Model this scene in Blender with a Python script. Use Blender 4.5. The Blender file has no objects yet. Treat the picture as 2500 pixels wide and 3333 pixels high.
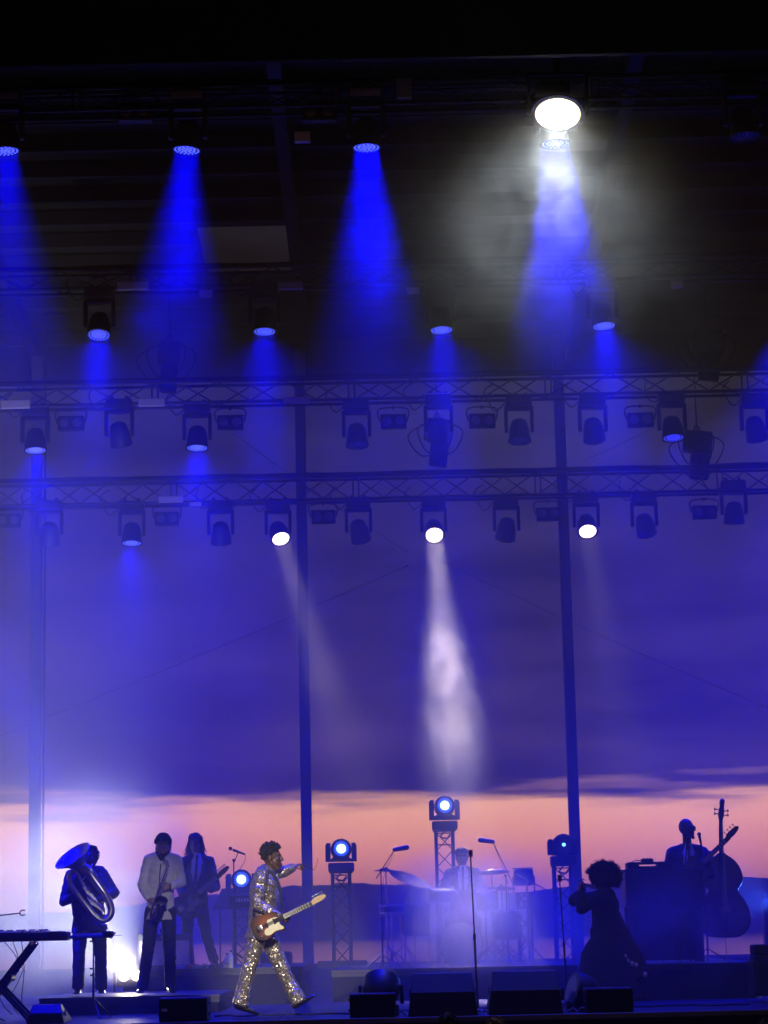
import bpy, bmesh, math, random
from mathutils import Vector, Matrix, Euler, noise as mnoise
R = math.radians
V = Vector
scn = bpy.context.scene
col = scn.collection
random.seed(7)

# ------------------------------------------------------------------ camera
# photo pixels are those of the 2500 x 3333 frame, F is the focal length in them
PW, PH, F = 2500.0, 3333.0, 7414.0
PITCH, ROLL = R(10.33), R(1.25)
STAGE_Z = 1.4
CAM_Z = STAGE_Z + 0.93
R0 = V((1, 0, 0)); U0 = V((0, -math.sin(PITCH), math.cos(PITCH))); FW = V((0, math.cos(PITCH), math.sin(PITCH)))
CR = math.cos(ROLL)*R0 - math.sin(ROLL)*U0
CU = math.sin(ROLL)*R0 + math.cos(ROLL)*U0
CAM = V((0, 0, CAM_Z))
cd = bpy.data.cameras.new('camera'); cam = bpy.data.objects.new('camera', cd); col.objects.link(cam)
m = Matrix((CR, CU, -FW)).transposed().to_4x4(); m.translation = CAM
cam.matrix_world = m
cd.sensor_fit = 'VERTICAL'; cd.sensor_height = 36.0; cd.sensor_width = 27.0
cd.lens = F/PH*36.0
cd.clip_start = 0.1; cd.clip_end = 20000
scn.camera = cam

def P(px, py, Y):
    """the point of the plane y = Y that the photo shows at (px, py)"""
    d = FW + CR*((px-PW/2)/F) + CU*(-(py-PH/2)/F)
    return CAM + d*(Y/d.y)

# ------------------------------------------------------------------ sky (dusk: an orange gap under a dark cloud deck)
w = bpy.data.worlds.new('World'); scn.world = w; w.use_nodes = True
nt = w.node_tree; nt.nodes.clear()
def N(t, **k):
    n = nt.nodes.new(t)
    for a, b in k.items(): setattr(n, a, b)
    return n
def L(a, b): nt.links.new(a, b)
tc = N('ShaderNodeTexCoord'); sep = N('ShaderNodeSeparateXYZ'); L(tc.outputs['Generated'], sep.inputs[0])
mp = N('ShaderNodeMapping'); mp.inputs['Scale'].default_value = (11, 11, 120); L(tc.outputs['Generated'], mp.inputs[0])
n1 = N('ShaderNodeTexNoise'); n1.inputs['Scale'].default_value = 1.0; n1.inputs['Detail'].default_value = 6; n1.inputs['Roughness'].default_value = 0.55
L(mp.outputs[0], n1.inputs[0])
mp2 = N('ShaderNodeMapping'); mp2.inputs['Scale'].default_value = (5, 5, 26); L(tc.outputs['Generated'], mp2.inputs[0])
n2 = N('ShaderNodeTexNoise'); n2.inputs['Scale'].default_value = 1.3; n2.inputs['Detail'].default_value = 8; n2.inputs['Roughness'].default_value = 0.62
L(mp2.outputs[0], n2.inputs[0])
# elevation disturbed by noise
ad = N('ShaderNodeMath', operation='MULTIPLY_ADD'); L(n1.outputs[0], ad.inputs[0]); ad.inputs[1].default_value = 0.034; L(sep.outputs[2], ad.inputs[2])
glow = N('ShaderNodeValToRGB'); L(sep.outputs[2], glow.inputs[0])
e = glow.color_ramp.elements
e[0].position = 0.0; e[0].color = (1.12, 0.34, 0.17, 1)
e[1].position = 0.075; e[1].color = (1.5, 0.78, 0.30, 1)
x = e.new(0.030); x.color = (1.55, 0.54, 0.18, 1)
x = e.new(0.052); x.color = (1.7, 0.76, 0.24, 1)
cmask = N('ShaderNodeValToRGB'); L(ad.outputs[0], cmask.inputs[0])
e = cmask.color_ramp.elements
e[0].position = 0.066; e[0].color = (0, 0, 0, 1)
e[1].position = 0.076; e[1].color = (1, 1, 1, 1)
ccol = N('ShaderNodeValToRGB'); L(sep.outputs[2], ccol.inputs[0])
e = ccol.color_ramp.elements
e[0].position = 0.05; e[0].color = (0.070, 0.040, 0.070, 1)
e[1].position = 0.60; e[1].color = (0.010, 0.010, 0.018, 1)
x = e.new(0.13); x.color = (0.034, 0.021, 0.046, 1)
x = e.new(0.22); x.color = (0.028, 0.025, 0.038, 1)
x = e.new(0.29); x.color = (0.013, 0.013, 0.021, 1)
cvar = N('ShaderNodeMapRange'); L(n2.outputs[0], cvar.inputs[0])
cvar.inputs['From Min'].default_value = 0.3; cvar.inputs['From Max'].default_value = 0.7
cvar.inputs['To Min'].default_value = 0.35; cvar.inputs['To Max'].default_value = 1.7
cm = N('ShaderNodeMix', data_type='RGBA', blend_type='MULTIPLY'); cm.inputs[0].default_value = 1
L(ccol.outputs[0], cm.inputs[6]); L(cvar.outputs[0], cm.inputs[7])
# the afterglow stands over the sea, the sky behind the audience is dull
azr = N('ShaderNodeMapRange'); L(sep.outputs[1], azr.inputs[0])
azr.inputs['From Min'].default_value = -0.6; azr.inputs['From Max'].default_value = 0.9
azr.inputs['To Min'].default_value = 0.10; azr.inputs['To Max'].default_value = 1.0
gm = N('ShaderNodeMix', data_type='RGBA', blend_type='MULTIPLY'); gm.inputs[0].default_value = 1
L(glow.outputs[0], gm.inputs[6]); L(azr.outputs[0], gm.inputs[7])
mx = N('ShaderNodeMix', data_type='RGBA'); L(cmask.outputs[0], mx.inputs[0]); L(gm.outputs[2], mx.inputs[6]); L(cm.outputs[2], mx.inputs[7])
bg = N('ShaderNodeBackground'); bg.inputs[1].default_value = 1.0; L(mx.outputs[2], bg.inputs[0])
wo = N('ShaderNodeOutputWorld'); L(bg.outputs[0], wo.inputs[0])

scn.view_settings.view_transform = 'Standard'; scn.view_settings.look = 'None'
scn.view_settings.exposure = 0.0; scn.view_settings.gamma = 1.0
cy = scn.cycles
cy.use_denoising = True
try: cy.denoiser = 'OPENIMAGEDENOISE'; cy.denoising_input_passes = 'RGB_ALBEDO_NORMAL'
except Exception: pass
cy.max_bounces = 4; cy.diffuse_bounces = 2; cy.glossy_bounces = 2; cy.transmission_bounces = 3
cy.volume_bounces = 0; cy.transparent_max_bounces = 8
cy.sample_clamp_indirect = 3.0; cy.use_light_tree = True
cy.volume_step_rate = 1.0; cy.volume_max_steps = 256

# ------------------------------------------------------------------ helpers
def tag(o, label=None, cat=None, group=None, kind=None):
    if label: o['label'] = label
    if cat: o['category'] = cat
    if group: o['group'] = group
    if kind: o['kind'] = kind
    return o

def thing(name, label, cat, loc=(0, 0, 0), group=None, rz=0.0):
    o = bpy.data.objects.new(name, None); col.objects.link(o)
    o.empty_display_size = 0.1
    o.location = loc; o.rotation_euler = (0, 0, rz)
    return tag(o, label, cat, group)

def smooth_path(pts, vals, k=4, closed=False):
    """Catmull-Rom through the points; vals ride along"""
    n = len(pts); P_ = [V(p) for p in pts]; out = []; ov = []
    g = (lambda i: i % n) if closed else (lambda i: min(max(i, 0), n-1))
    for i in range(n if closed else n-1):
        a, b, c, d = P_[g(i-1)], P_[g(i)], P_[g(i+1)], P_[g(i+2)]
        for j in range(k):
            t = j/k
            out.append(.5*((2*b)+(c-a)*t+(2*a-5*b+4*c-d)*t*t+(3*b-a-3*c+d)*t**3)); ov.append(vals[g(i)]+(vals[g(i+1)]-vals[g(i)])*t)
    if not closed: out.append(P_[-1]); ov.append(vals[-1])
    return out, ov
def smooth_outline(poly, k=3):
    q, _ = smooth_path([V((a, b, 0)) for a, b in poly], [0]*len(poly), k, True); return [(p.x, p.y) for p in q]

class MB:
    """collects shapes, build() links them as one mesh object"""
    def __init__(s): s.v = []; s.f = []
    def add(s, vs, fs):
        b = len(s.v); s.v += [tuple(x) for x in vs]; s.f += [tuple(b+i for i in f) for f in fs]; return s
    def box(s, lo, hi, M=None):
        x0, y0, z0 = lo; x1, y1, z1 = hi
        vs = [V(q) for q in ((x0,y0,z0),(x1,y0,z0),(x1,y1,z0),(x0,y1,z0),(x0,y0,z1),(x1,y0,z1),(x1,y1,z1),(x0,y1,z1))]
        if M is not None: vs = [M @ q for q in vs]
        return s.add(vs, [(0,3,2,1),(4,5,6,7),(0,1,5,4),(1,2,6,5),(2,3,7,6),(3,0,4,7)])
    def bbox(s, lo, hi, b=0.01, M=None):
        """box with chamfered edges"""
        lo = V(lo); hi = V(hi); c = (lo+hi)/2; h = (hi-lo)/2
        bm = bmesh.new(); bmesh.ops.create_cube(bm, size=2)
        for q in bm.verts: q.co = V((q.co.x*h.x, q.co.y*h.y, q.co.z*h.z))
        bmesh.ops.bevel(bm, geom=bm.edges[:], offset=b, segments=2, affect='EDGES', profile=0.6)
        for q in bm.verts:
            q.co = q.co + c
            if M is not None: q.co = M @ q.co
        bm.verts.index_update()
        s.add([q.co.copy() for q in bm.verts], [[q.index for q in f.verts] for f in bm.faces]); bm.free(); return s
    def loft(s, secs, n=10, cap=True, side=None):
        """secs: (centre, rx, ry); rings across the path, rx along `side`"""
        pts = [V(q[0]) for q in secs]; rings = []
        prev = None
        for i, (c, a, b) in enumerate(secs):
            d = (pts[min(i+1, len(pts)-1)] - pts[max(i-1, 0)])
            if d.length < 1e-9: d = V((0, 0, 1))
            d.normalize()
            sd = V(side) if side is not None else (prev if prev is not None else (V((1,0,0)) if abs(d.x) < .8 else V((0,1,0))))
            u = sd - d*sd.dot(d)
            if u.length < 1e-4: u = d.orthogonal()
            u.normalize(); w_ = d.cross(u); prev = u
            rings.append([pts[i] + u*(a*math.cos(2*math.pi*k/n)) + w_*(b*math.sin(2*math.pi*k/n)) for k in range(n)])
        vs = [q for r in rings for q in r]; fs = []
        for i in range(len(rings)-1):
            for k in range(n):
                k2 = (k+1) % n
                fs.append((i*n+k, i*n+k2, (i+1)*n+k2, (i+1)*n+k))
        if cap:
            fs.append(tuple(reversed(range(n)))); fs.append(tuple((len(rings)-1)*n+k for k in range(n)))
        return s.add(vs, fs)
    def tube(s, pts, r, n=8, cap=True):
        rr = list(r) if isinstance(r, (list, tuple)) else [r]*len(pts)
        if 3 <= len(pts) <= 16: pts, rr = smooth_path(pts, rr, 4 if n > 5 else 2)
        return s.loft([(p, a, a) for p, a in zip(pts, rr)], n, cap)
    def cyl(s, p0, p1, r0, r1=None, n=12):
        return s.loft([(p0, r0, r0), (p1, r0 if r1 is None else r1, r0 if r1 is None else r1)], n)
    def ball(s, c, r, n=10, M=None):
        """ellipsoid, r a number or (rx, ry, rz); M a 3x3 that turns it"""
        r = (r, r, r) if not isinstance(r, (list, tuple)) else r
        vs = []; fs = []; m = max(4, n//2+1)
        for i in range(m+1):
            t = math.pi*i/m
            for k in range(n):
                a = 2*math.pi*k/n
                q = V((r[0]*math.sin(t)*math.cos(a), r[1]*math.sin(t)*math.sin(a), r[2]*math.cos(t)))
                if M is not None: q = M @ q
                vs.append(V(c)+q)
        for i in range(m):
            for k in range(n):
                k2 = (k+1) % n
                if i == 0: fs.append((k, n+k, n+k2))
                elif i == m-1: fs.append((i*n+k, (i+1)*n+k, i*n+k2))
                else: fs.append((i*n+k, (i+1)*n+k, (i+1)*n+k2, i*n+k2))
        return s.add(vs, fs)
    def cap(s, p0, p1, r0, r1=None, n=10, k=1.0, side=None):
        """closed tapered limb with round ends; k flattens across `side`"""
        r1 = r0 if r1 is None else r1
        p0 = V(p0); p1 = V(p1); d = (p1-p0)
        if d.length < 1e-6: d = V((0,0,1e-6))
        u = d.normalized(); secs = []
        for t in (88, 60, 30): secs.append((p0-u*(r0*math.sin(R(t))), r0*math.cos(R(t)), r0*k*math.cos(R(t))))
        for t in (0, .33, .66, 1): secs.append((p0+d*t, r0+(r1-r0)*t, (r0+(r1-r0)*t)*k))
        for t in (30, 60, 88): secs.append((p1+u*(r1*math.sin(R(t))), r1*math.cos(R(t)), r1*k*math.cos(R(t))))
        return s.loft(secs, n, True, side)
    def prism(s, poly, t0, t1, M=None):
        """polygon in x,z drawn from y = t0 to y = t1"""
        n = len(poly)
        vs = [V((x, t0, z)) for x, z in poly] + [V((x, t1, z)) for x, z in poly]
        if M is not None: vs = [M @ q for q in vs]
        fs = [tuple(range(n)), tuple(reversed(range(n, 2*n)))] + [(k, n+k, n+(k+1) % n, (k+1) % n) for k in range(n)]
        return s.add(vs, fs)
    def lathe(s, prof, M=None, n=24, close=False):
        """profile (r, z) turned about z"""
        vs = []
        for r, z in prof:
            for k in range(n):
                a = 2*math.pi*k/n; q = V((r*math.cos(a), r*math.sin(a), z)); vs.append(M @ q if M is not None else q)
        fs = []; m = len(prof)
        for i in range(m if close else m-1):
            j = (i+1) % m
            for k in range(n):
                k2 = (k+1) % n; fs.append((i*n+k, i*n+k2, j*n+k2, j*n+k))
        return s.add(vs, fs)
    def mesh(s, name, mat=None, smooth=True):
        me = bpy.data.meshes.new(name); me.from_pydata([tuple(q) for q in s.v], [], s.f)
        bm = bmesh.new(); bm.from_mesh(me)
        bmesh.ops.remove_doubles(bm, verts=bm.verts[:], dist=1e-6)
        bmesh.ops.recalc_face_normals(bm, faces=bm.faces[:])
        bm.to_mesh(me); bm.free()
        if mat: me.materials.append(mat)
        if smooth:
            for p in me.polygons: p.use_smooth = True
            try: me.set_sharp_from_angle(angle=R(38))
            except Exception: pass
        return me
    def build(s, name, mat, parent=None, org=None, smooth=True):
        """org: world point that becomes the object's origin (parts are written in world coordinates)"""
        if org is not None:
            o_ = V(org); s.v = [tuple(V(q)-o_) for q in s.v]
        o = bpy.data.objects.new(name, s.mesh(name, mat, smooth)); col.objects.link(o)
        if parent is not None: o.parent = parent
        elif org is not None: o.location = org
        return o

def inst(name, me, parent=None, loc=(0, 0, 0), rot=None):
    o = bpy.data.objects.new(name, me); col.objects.link(o)
    if parent is not None: o.parent = parent
    o.location = loc
    if rot is not None:
        if isinstance(rot, Matrix): o.rotation_mode = 'QUATERNION'; o.rotation_quaternion = rot.to_quaternion()
        else: o.rotation_euler = rot
    return o

def aim(d, up=(0, 0, 1)):
    """3x3 that turns -Z to d"""
    d = V(d).normalized(); z = -d
    u = V(up)
    x = u.cross(z)
    if x.length < 1e-4: x = V((1, 0, 0))
    x.normalize(); y = z.cross(x)
    return Matrix((x, y, z)).transposed()

# ------------------------------------------------------------------ materials
MATS = {}
def mat(name, c, rough=0.6, metal=0.0, var=0.12, scale=14.0, bump=0.0, bscale=60.0, coat=0.0, sheen=0.0, spec=0.5):
    if name in MATS: return MATS[name]
    m_ = bpy.data.materials.new(name); m_.use_nodes = True
    t = m_.node_tree; b = t.nodes['Principled BSDF']
    tcn = t.nodes.new('ShaderNodeTexCoord')
    no = t.nodes.new('ShaderNodeTexNoise'); no.inputs['Scale'].default_value = scale; no.inputs['Detail'].default_value = 4
    t.links.new(tcn.outputs['Object'], no.inputs['Vector'])
    mr = t.nodes.new('ShaderNodeMapRange'); mr.inputs['From Min'].default_value = .25; mr.inputs['From Max'].default_value = .75
    mr.inputs['To Min'].default_value = 1-var; mr.inputs['To Max'].default_value = 1+var
    t.links.new(no.outputs[0], mr.inputs[0])
    mi = t.nodes.new('ShaderNodeMix'); mi.data_type = 'RGBA'; mi.blend_type = 'MULTIPLY'; mi.inputs[0].default_value = 1
    mi.inputs[6].default_value = (*c, 1); t.links.new(mr.outputs[0], mi.inputs[7])
    t.links.new(mi.outputs[2], b.inputs['Base Color'])
    b.inputs['Roughness'].default_value = rough; b.inputs['Metallic'].default_value = metal
    b.inputs['Coat Weight'].default_value = coat; b.inputs['Sheen Weight'].default_value = sheen
    b.inputs['Specular IOR Level'].default_value = spec
    if bump:
        n2_ = t.nodes.new('ShaderNodeTexNoise'); n2_.inputs['Scale'].default_value = bscale; n2_.inputs['Detail'].default_value = 3
        t.links.new(tcn.outputs['Object'], n2_.inputs['Vector'])
        bp = t.nodes.new('ShaderNodeBump'); bp.inputs['Strength'].default_value = bump; bp.inputs['Distance'].default_value = 0.02
        t.links.new(n2_.outputs[0], bp.inputs['Height']); t.links.new(bp.outputs[0], b.inputs['Normal'])
    MATS[name] = m_
    return m_

def emat(name, c, s):
    if name in MATS: return MATS[name]
    m_ = bpy.data.materials.new(name); m_.use_nodes = True
    t = m_.node_tree; b = t.nodes['Principled BSDF']
    b.inputs['Base Color'].default_value = (0.3, 0.3, 0.3, 1)
    b.inputs['Emission Color'].default_value = (*c, 1); b.inputs['Emission Strength'].default_value = s
    m_.cycles.emission_sampling = 'NONE'
    MATS[name] = m_
    return m_

def spot(parent, loc, d, energy, color, angle, blend=0.6, radius=0.12, name='light_beam'):
    ld = bpy.data.lights.new(name, 'SPOT'); ld.energy = energy; ld.color = color
    ld.spot_size = angle; ld.spot_blend = blend; ld.shadow_soft_size = radius
    o = bpy.data.objects.new(name, ld); col.objects.link(o)
    o.rotation_mode = 'QUATERNION'; o.rotation_quaternion = aim(d).to_quaternion()
    o.location = loc
    if parent is not None: o.parent = parent
    return o

def beam(parent, loc, d, energy, color, spread, size=.29, name='light_beam'):
    """a lamp whose light leaves the whole lens: disc source with a narrow spread"""
    ld = bpy.data.lights.new(name, 'AREA'); ld.shape = 'DISK'; ld.size = size; ld.energy = energy; ld.color = color; ld.spread = spread
    o = bpy.data.objects.new(name, ld); col.objects.link(o)
    o.rotation_mode = 'QUATERNION'; o.rotation_quaternion = aim(d).to_quaternion(); o.location = loc
    if parent is not None: o.parent = parent
    return o

BLACK = mat('black_metal', (0.010, 0.010, 0.012), 0.55, 0.0, bump=0.05)
ALU = mat('dull_aluminium', (0.20, 0.20, 0.21), 0.5, 0.7, bump=0.05)
DARKALU = mat('dark_aluminium', (0.035, 0.035, 0.040), 0.55, 0.5)
CHROME = mat('chrome', (0.62, 0.62, 0.64), 0.16, 1.0, var=0.05)
RUBBER = mat('black_rubber', (0.010, 0.010, 0.011), 0.75)
# ------------------------------------------------------------------ sea, hills, ground
SEA_Z = CAM_Z - 12.0
wm = bpy.data.materials.new('sea_water'); wm.use_nodes = True
t = wm.node_tree; b = t.nodes['Principled BSDF']
b.inputs['Base Color'].default_value = (0.02, 0.03, 0.045, 1); b.inputs['Roughness'].default_value = 0.12; b.inputs['IOR'].default_value = 1.33
tcn = t.nodes.new('ShaderNodeTexCoord'); mpn = t.nodes.new('ShaderNodeMapping'); mpn.inputs['Scale'].default_value = (0.035, 0.10, 1)
t.links.new(tcn.outputs['Object'], mpn.inputs[0])
no = t.nodes.new('ShaderNodeTexNoise'); no.inputs['Scale'].default_value = 1.0; no.inputs['Detail'].default_value = 5
t.links.new(mpn.outputs[0], no.inputs[0])
bp = t.nodes.new('ShaderNodeBump'); bp.inputs['Strength'].default_value = 0.35; bp.inputs['Distance'].default_value = 0.6
t.links.new(no.outputs[0], bp.inputs['Height']); t.links.new(bp.outputs[0], b.inputs['Normal'])
sea = MB().add([(-9000, 62, SEA_Z), (9000, 62, SEA_Z), (9000, 12000, SEA_Z), (-9000, 12000, SEA_Z)], [(0, 1, 2, 3)]).build('sea', wm)
tag(sea, kind='structure')

def ridge(name, Y, depth, prof, matl, seed, amp):
    """a headland: profile height over x, rounded back over `depth` metres"""
    rnd = random.Random(seed); vs = []; fs = []
    nx, ny = 240, 14; X0, X1 = -1500.0*Y/3000, 1500.0*Y/3000
    for j in range(ny+1):
        tj = j/ny; k = math.sin(tj*math.pi)**0.6
        for i in range(nx+1):
            x_ = X0+(X1-X0)*i/nx
            h = prof(x_/Y)*Y
            z = SEA_Z-1 + (h+12)*k + amp*k*(mnoise.noise(V((x_*.012, tj*6, seed)))+.6*mnoise.noise(V((x_*.05, tj*14, seed+3))))
            vs.append((x_, Y+depth*tj, z))
    for j in range(ny):
        for i in range(nx):
            a = j*(nx+1)+i; fs.append((a, a+1, a+nx+2, a+nx+1))
    o = MB().add(vs, fs).build(name, matl); tag(o, kind='structure'); return o
HILL = mat('wooded_hill', (0.07, 0.075, 0.085), 0.9, 0, var=0.45, scale=0.03)
HILL2 = mat('far_hill', (0.10, 0.10, 0.12), 0.9, 0, var=0.3, scale=0.02)
ridge('hills', 3000, 500, lambda u: 0.0138 + 0.0036*u/0.17 + (0.0022*u/.17 if u > 0 else 0) + 0.0009*math.sin(u*38+3.2) + 0.0006*math.sin(u*91), HILL, 2, 4.0)
ridge('far_hills', 3750, 450, lambda u: 0.0165 + 0.004*math.sin(u*22+2.2) - 0.02*abs(u+0.02), HILL2, 5, 6.0)

g = mat('trodden_turf', (0.035, 0.038, 0.026), 0.95, 0, var=0.4, scale=0.8, bump=0.3, bscale=8)
gb = MB().box((-70, -50, -9.9), (70, 60, 0))
tag(gb.build('ground', g, smooth=False), kind='structure')

# ------------------------------------------------------------------ stage
DECK = mat('black_stage_deck', (0.010, 0.010, 0.011), 0.55, 0, var=0.35, scale=2.2, bump=0.06, bscale=9)
SKIRT = mat('black_stage_skirt', (0.008, 0.008, 0.010), 0.9, 0, var=0.3, scale=3)
EDGE = mat('worn_stage_edge', (0.14, 0.13, 0.15), 0.45, 0.3, var=0.45, scale=2.5)
FRONT_Y, BACK_Y = 24.2, 39.0
st = thing('stage', 'long black concert stage deck with a pale worn front edge', 'stage', (0, FRONT_Y, 0))
# deck boards: separate plywood sheets seen along the front, joints left open
dk = []
nb = 11; wd = 2.44
for i in range(nb):
    x0 = (i-nb/2)*wd
    for j in range(6):
        y0 = 0.06+j*2.44
        dk.append((x0+.003, y0+.003, x0+wd-.003, y0+2.437))
dme = MB().box((0, 0, -0.022), (wd-.006, 2.434, 0)).mesh('deck_panel', DECK, False)
for (x0, y0, x1, y1) in dk: inst('deck_panel', dme, st, (x0, y0, STAGE_Z))
MB().box((-14, 0.06, STAGE_Z-0.30), (14, BACK_Y-FRONT_Y, STAGE_Z-0.024)).build('deck_frame', SKIRT, st, smooth=False)
MB().bbox((-14, 0.0, STAGE_Z-0.05), (14, 0.058, STAGE_Z+0.006), 0.008).build('edge_trim', EDGE, st, smooth=False)
sk = MB()
for i in range(120):
    x0 = -14+28*i/120; x1 = -14+28*(i+1)/120
    a = 0.03*(i % 2); bq = 0.03*((i+1) % 2)
    sk.add([(x0, 0.07+a, 0.0), (x1, 0.07+bq, 0.0), (x1, 0.07+bq, STAGE_Z-0.051), (x0, 0.07+a, STAGE_Z-0.051)], [(0, 1, 2, 3)])
sk.build('front_skirt', SKIRT, st, smooth=False)
# low parapet that closes the back of the deck
pb = thing('rear_parapet', 'low black parapet closing the back edge of the stage deck', 'barrier', (0, BACK_Y-2.4, STAGE_Z))
for i in range(12):
    MB().bbox((-13.2+i*2.2+.008, 0, 0.0), (-13.2+(i+1)*2.2-.008, 0.05, 0.36), 0.006).build('barrier_panel', SKIRT, pb, smooth=False)
MB().bbox((-13.2, -0.02, 0.362), (13.2, 0.07, 0.39), 0.006).build('top_rail', DARKALU, pb, smooth=False)

def riser(name, label, x0, x1, y0, y1, h, topmat=DECK, group=None):
    r_ = thing(name, label, 'riser', (x0, y0, STAGE_Z), group)
    W, D = x1-x0, y1-y0
    n_ = max(1, round(W/2.0)); k = W/n_
    for i in range(n_):
        MB().bbox((i*k+.002, 0, h-.09), ((i+1)*k-.002, D, h), 0.006).build('platform', topmat, r_, smooth=False)
    MB().box((.02, .02, .0), (W-.02, D-.02, h-.091)).build('skirt', SKIRT, r_, smooth=False)
    MB().bbox((-.004, -.012, h-.034), (W+.004, -.001, h+.002), 0.003).build('front_lip', DARKALU, r_, smooth=False)
    return r_
def X(px, py, Y): return P(px, py, Y).x
riser('low_riser', 'low black riser under the tuba player and the saxophonist', X(128, 3245, 27.1), X(715, 3240, 27.1), 27.1, 29.4, 0.20)
riser('guitar_riser', 'taller black riser with effect pedals under the dark suited guitarist', X(395, 3165, 29.6), X(985, 3165, 29.6), 29.6, 33.0, 0.46)
riser('drum_riser', 'wide black riser under the drum kit', X(1078, 3153, 29.8), X(1880, 3140, 29.8), 29.8, 33.6, 0.40)
riser('keyboard_riser', 'black riser under the organ and the upright bass', X(2020, 3130, 28.0), X(2470, 3125, 28.0), 28.0, 32.5, 0.42)

# ------------------------------------------------------------------ back columns
COLM = mat('grey_steel_column', (0.10, 0.10, 0.11), 0.5, 0.4, var=0.2, bump=0.06)
for px, lab, extra in ((113, 'leftmost square steel column behind the tuba player, with a cable beside it', True),
                (998, 'middle square steel column behind the sparkling suited singer', False),
                (1870, 'rightmost square steel column beside the dark floor-tower light', False)):
    Yp = 37.6; c = P(px, 2700, Yp)
    o = thing('steel_column', lab, 'column', (c.x, Yp, STAGE_Z), 'columns along the back of the stage')
    MB().bbox((-.088, -.088, 0.02), (.088, .088, 10.6), 0.012).build('shaft', COLM, o, smooth=False)
    MB().bbox((-.2, -.2, 0), (.2, .2, .02), 0.004).build('base_plate', DARKALU, o, smooth=False)
    if extra: MB().tube([(.14, -.02, .02), (.145, -.02, 5), (.14, -.02, 10.5)], .018).build('cable', RUBBER, o)

# ------------------------------------------------------------------ roof
ROOF = mat('black_roof_cover', (0.006, 0.006, 0.008), 0.85, 0, var=0.3, scale=1.5)
rf = thing('stage_roof', 'black stage roof with crosswise beams overhead', 'roof', (0, 23, 0))
zf = CAM_Z+11.6; zb = CAM_Z+10.05
def roof_z(Y): return zf+(zb-zf)*(Y-21.5)/(38.6-21.5)
# cover sheets, one bay left open towards the sky
bays = [(21.5, 25), (25, 28.5), (28.5, 31.6), (31.6, 35.2), (35.2, 38.6)]
def sheet(xa, xb, a, b_):
    a -= 23; b_ -= 23
    z0, z1 = roof_z(a+23), roof_z(b_+23)
    MB().add([(xa, a, z0), (xb, a, z0), (xb, b_, z1), (xa, b_, z1), (xa, a, z0+.03), (xb, a, z0+.03), (xb, b_, z1+.03), (xa, b_, z1+.03)],
             [(0,3,2,1),(4,5,6,7),(0,1,5,4),(1,2,6,5),(2,3,7,6),(3,0,4,7)]).build('cover_sheet', ROOF, rf, smooth=False)
for (a, b_) in bays:
    for i in range(6):
        xa, xb = -15+i*5, -15+(i+1)*5
        if a == 31.6 and i == 2:      # one sheet is laced back: the sky shows through
            sheet(xa+.001, -2.75, a+.001, b_-.001); sheet(-1.38, xb-.001, a+.001, b_-.001); sheet(-2.749, -1.381, a+.001, 33.3)
            continue
        sheet(xa+.001, xb-.001, a+.001, b_-.001)
purlin = MB().bbox((-15, -.05, -.22), (15, .05, 0), 0.008).mesh('roof_beam', mat('dark_roof_beam', (.014, .014, .018), .6, .0), False)
Yb = 22.2
while Yb < 38.6:
    if 32.6 < Yb < 35.3:       # shortened beams either side of the opening
        inst('roof_beam', MB().bbox((-15, -.05, -.22), (-2.8, .05, 0), 0.008).mesh('roof_beam', purlin.materials[0], False), rf, (0, Yb-23, roof_z(Yb)-.03))
        inst('roof_beam', MB().bbox((-1.33, -.05, -.22), (15, .05, 0), 0.008).mesh('roof_beam', purlin.materials[0], False), rf, (0, Yb-23, roof_z(Yb)-.03))
    else: inst('roof_beam', purlin, rf, (0, Yb-23, roof_z(Yb)-.03))
    Yb += 0.86
raf = [X(113, 1200, 37.6), X(998, 1200, 37.6), X(1870, 1200, 37.6), X(1870, 1200, 37.6)+4.6, X(113, 1200, 37.6)-4.6]
for xr in raf:
    q = MB()
    q.add([(xr-.09, -1.2, roof_z(21.8)-.5), (xr+.09, -1.2, roof_z(21.8)-.5), (xr+.09, 15.4, roof_z(38.4)-.5), (xr-.09, 15.4, roof_z(38.4)-.5),
           (xr-.09, -1.2, roof_z(21.8)-.25), (xr+.09, -1.2, roof_z(21.8)-.25), (xr+.09, 15.4, roof_z(38.4)-.25), (xr-.09, 15.4, roof_z(38.4)-.25)],
          [(0,3,2,1),(4,5,6,7),(0,1,5,4),(1,2,6,5),(2,3,7,6),(3,0,4,7)])
    q.build('rafter', BLACK, rf, smooth=False)
MB().bbox((-15, 15.45, zb-.62), (15, 15.62, zb+.1), 0.01).build('rear_fascia', BLACK, rf, smooth=False)
# front valance hides the rig's top
MB().box((-15, .55, P(1250, 195, 23.6).z), (15, .63, zf+.3)).build('front_valance', mat('black_serge', (.003, .003, .004), .95), rf, smooth=False)

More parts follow.
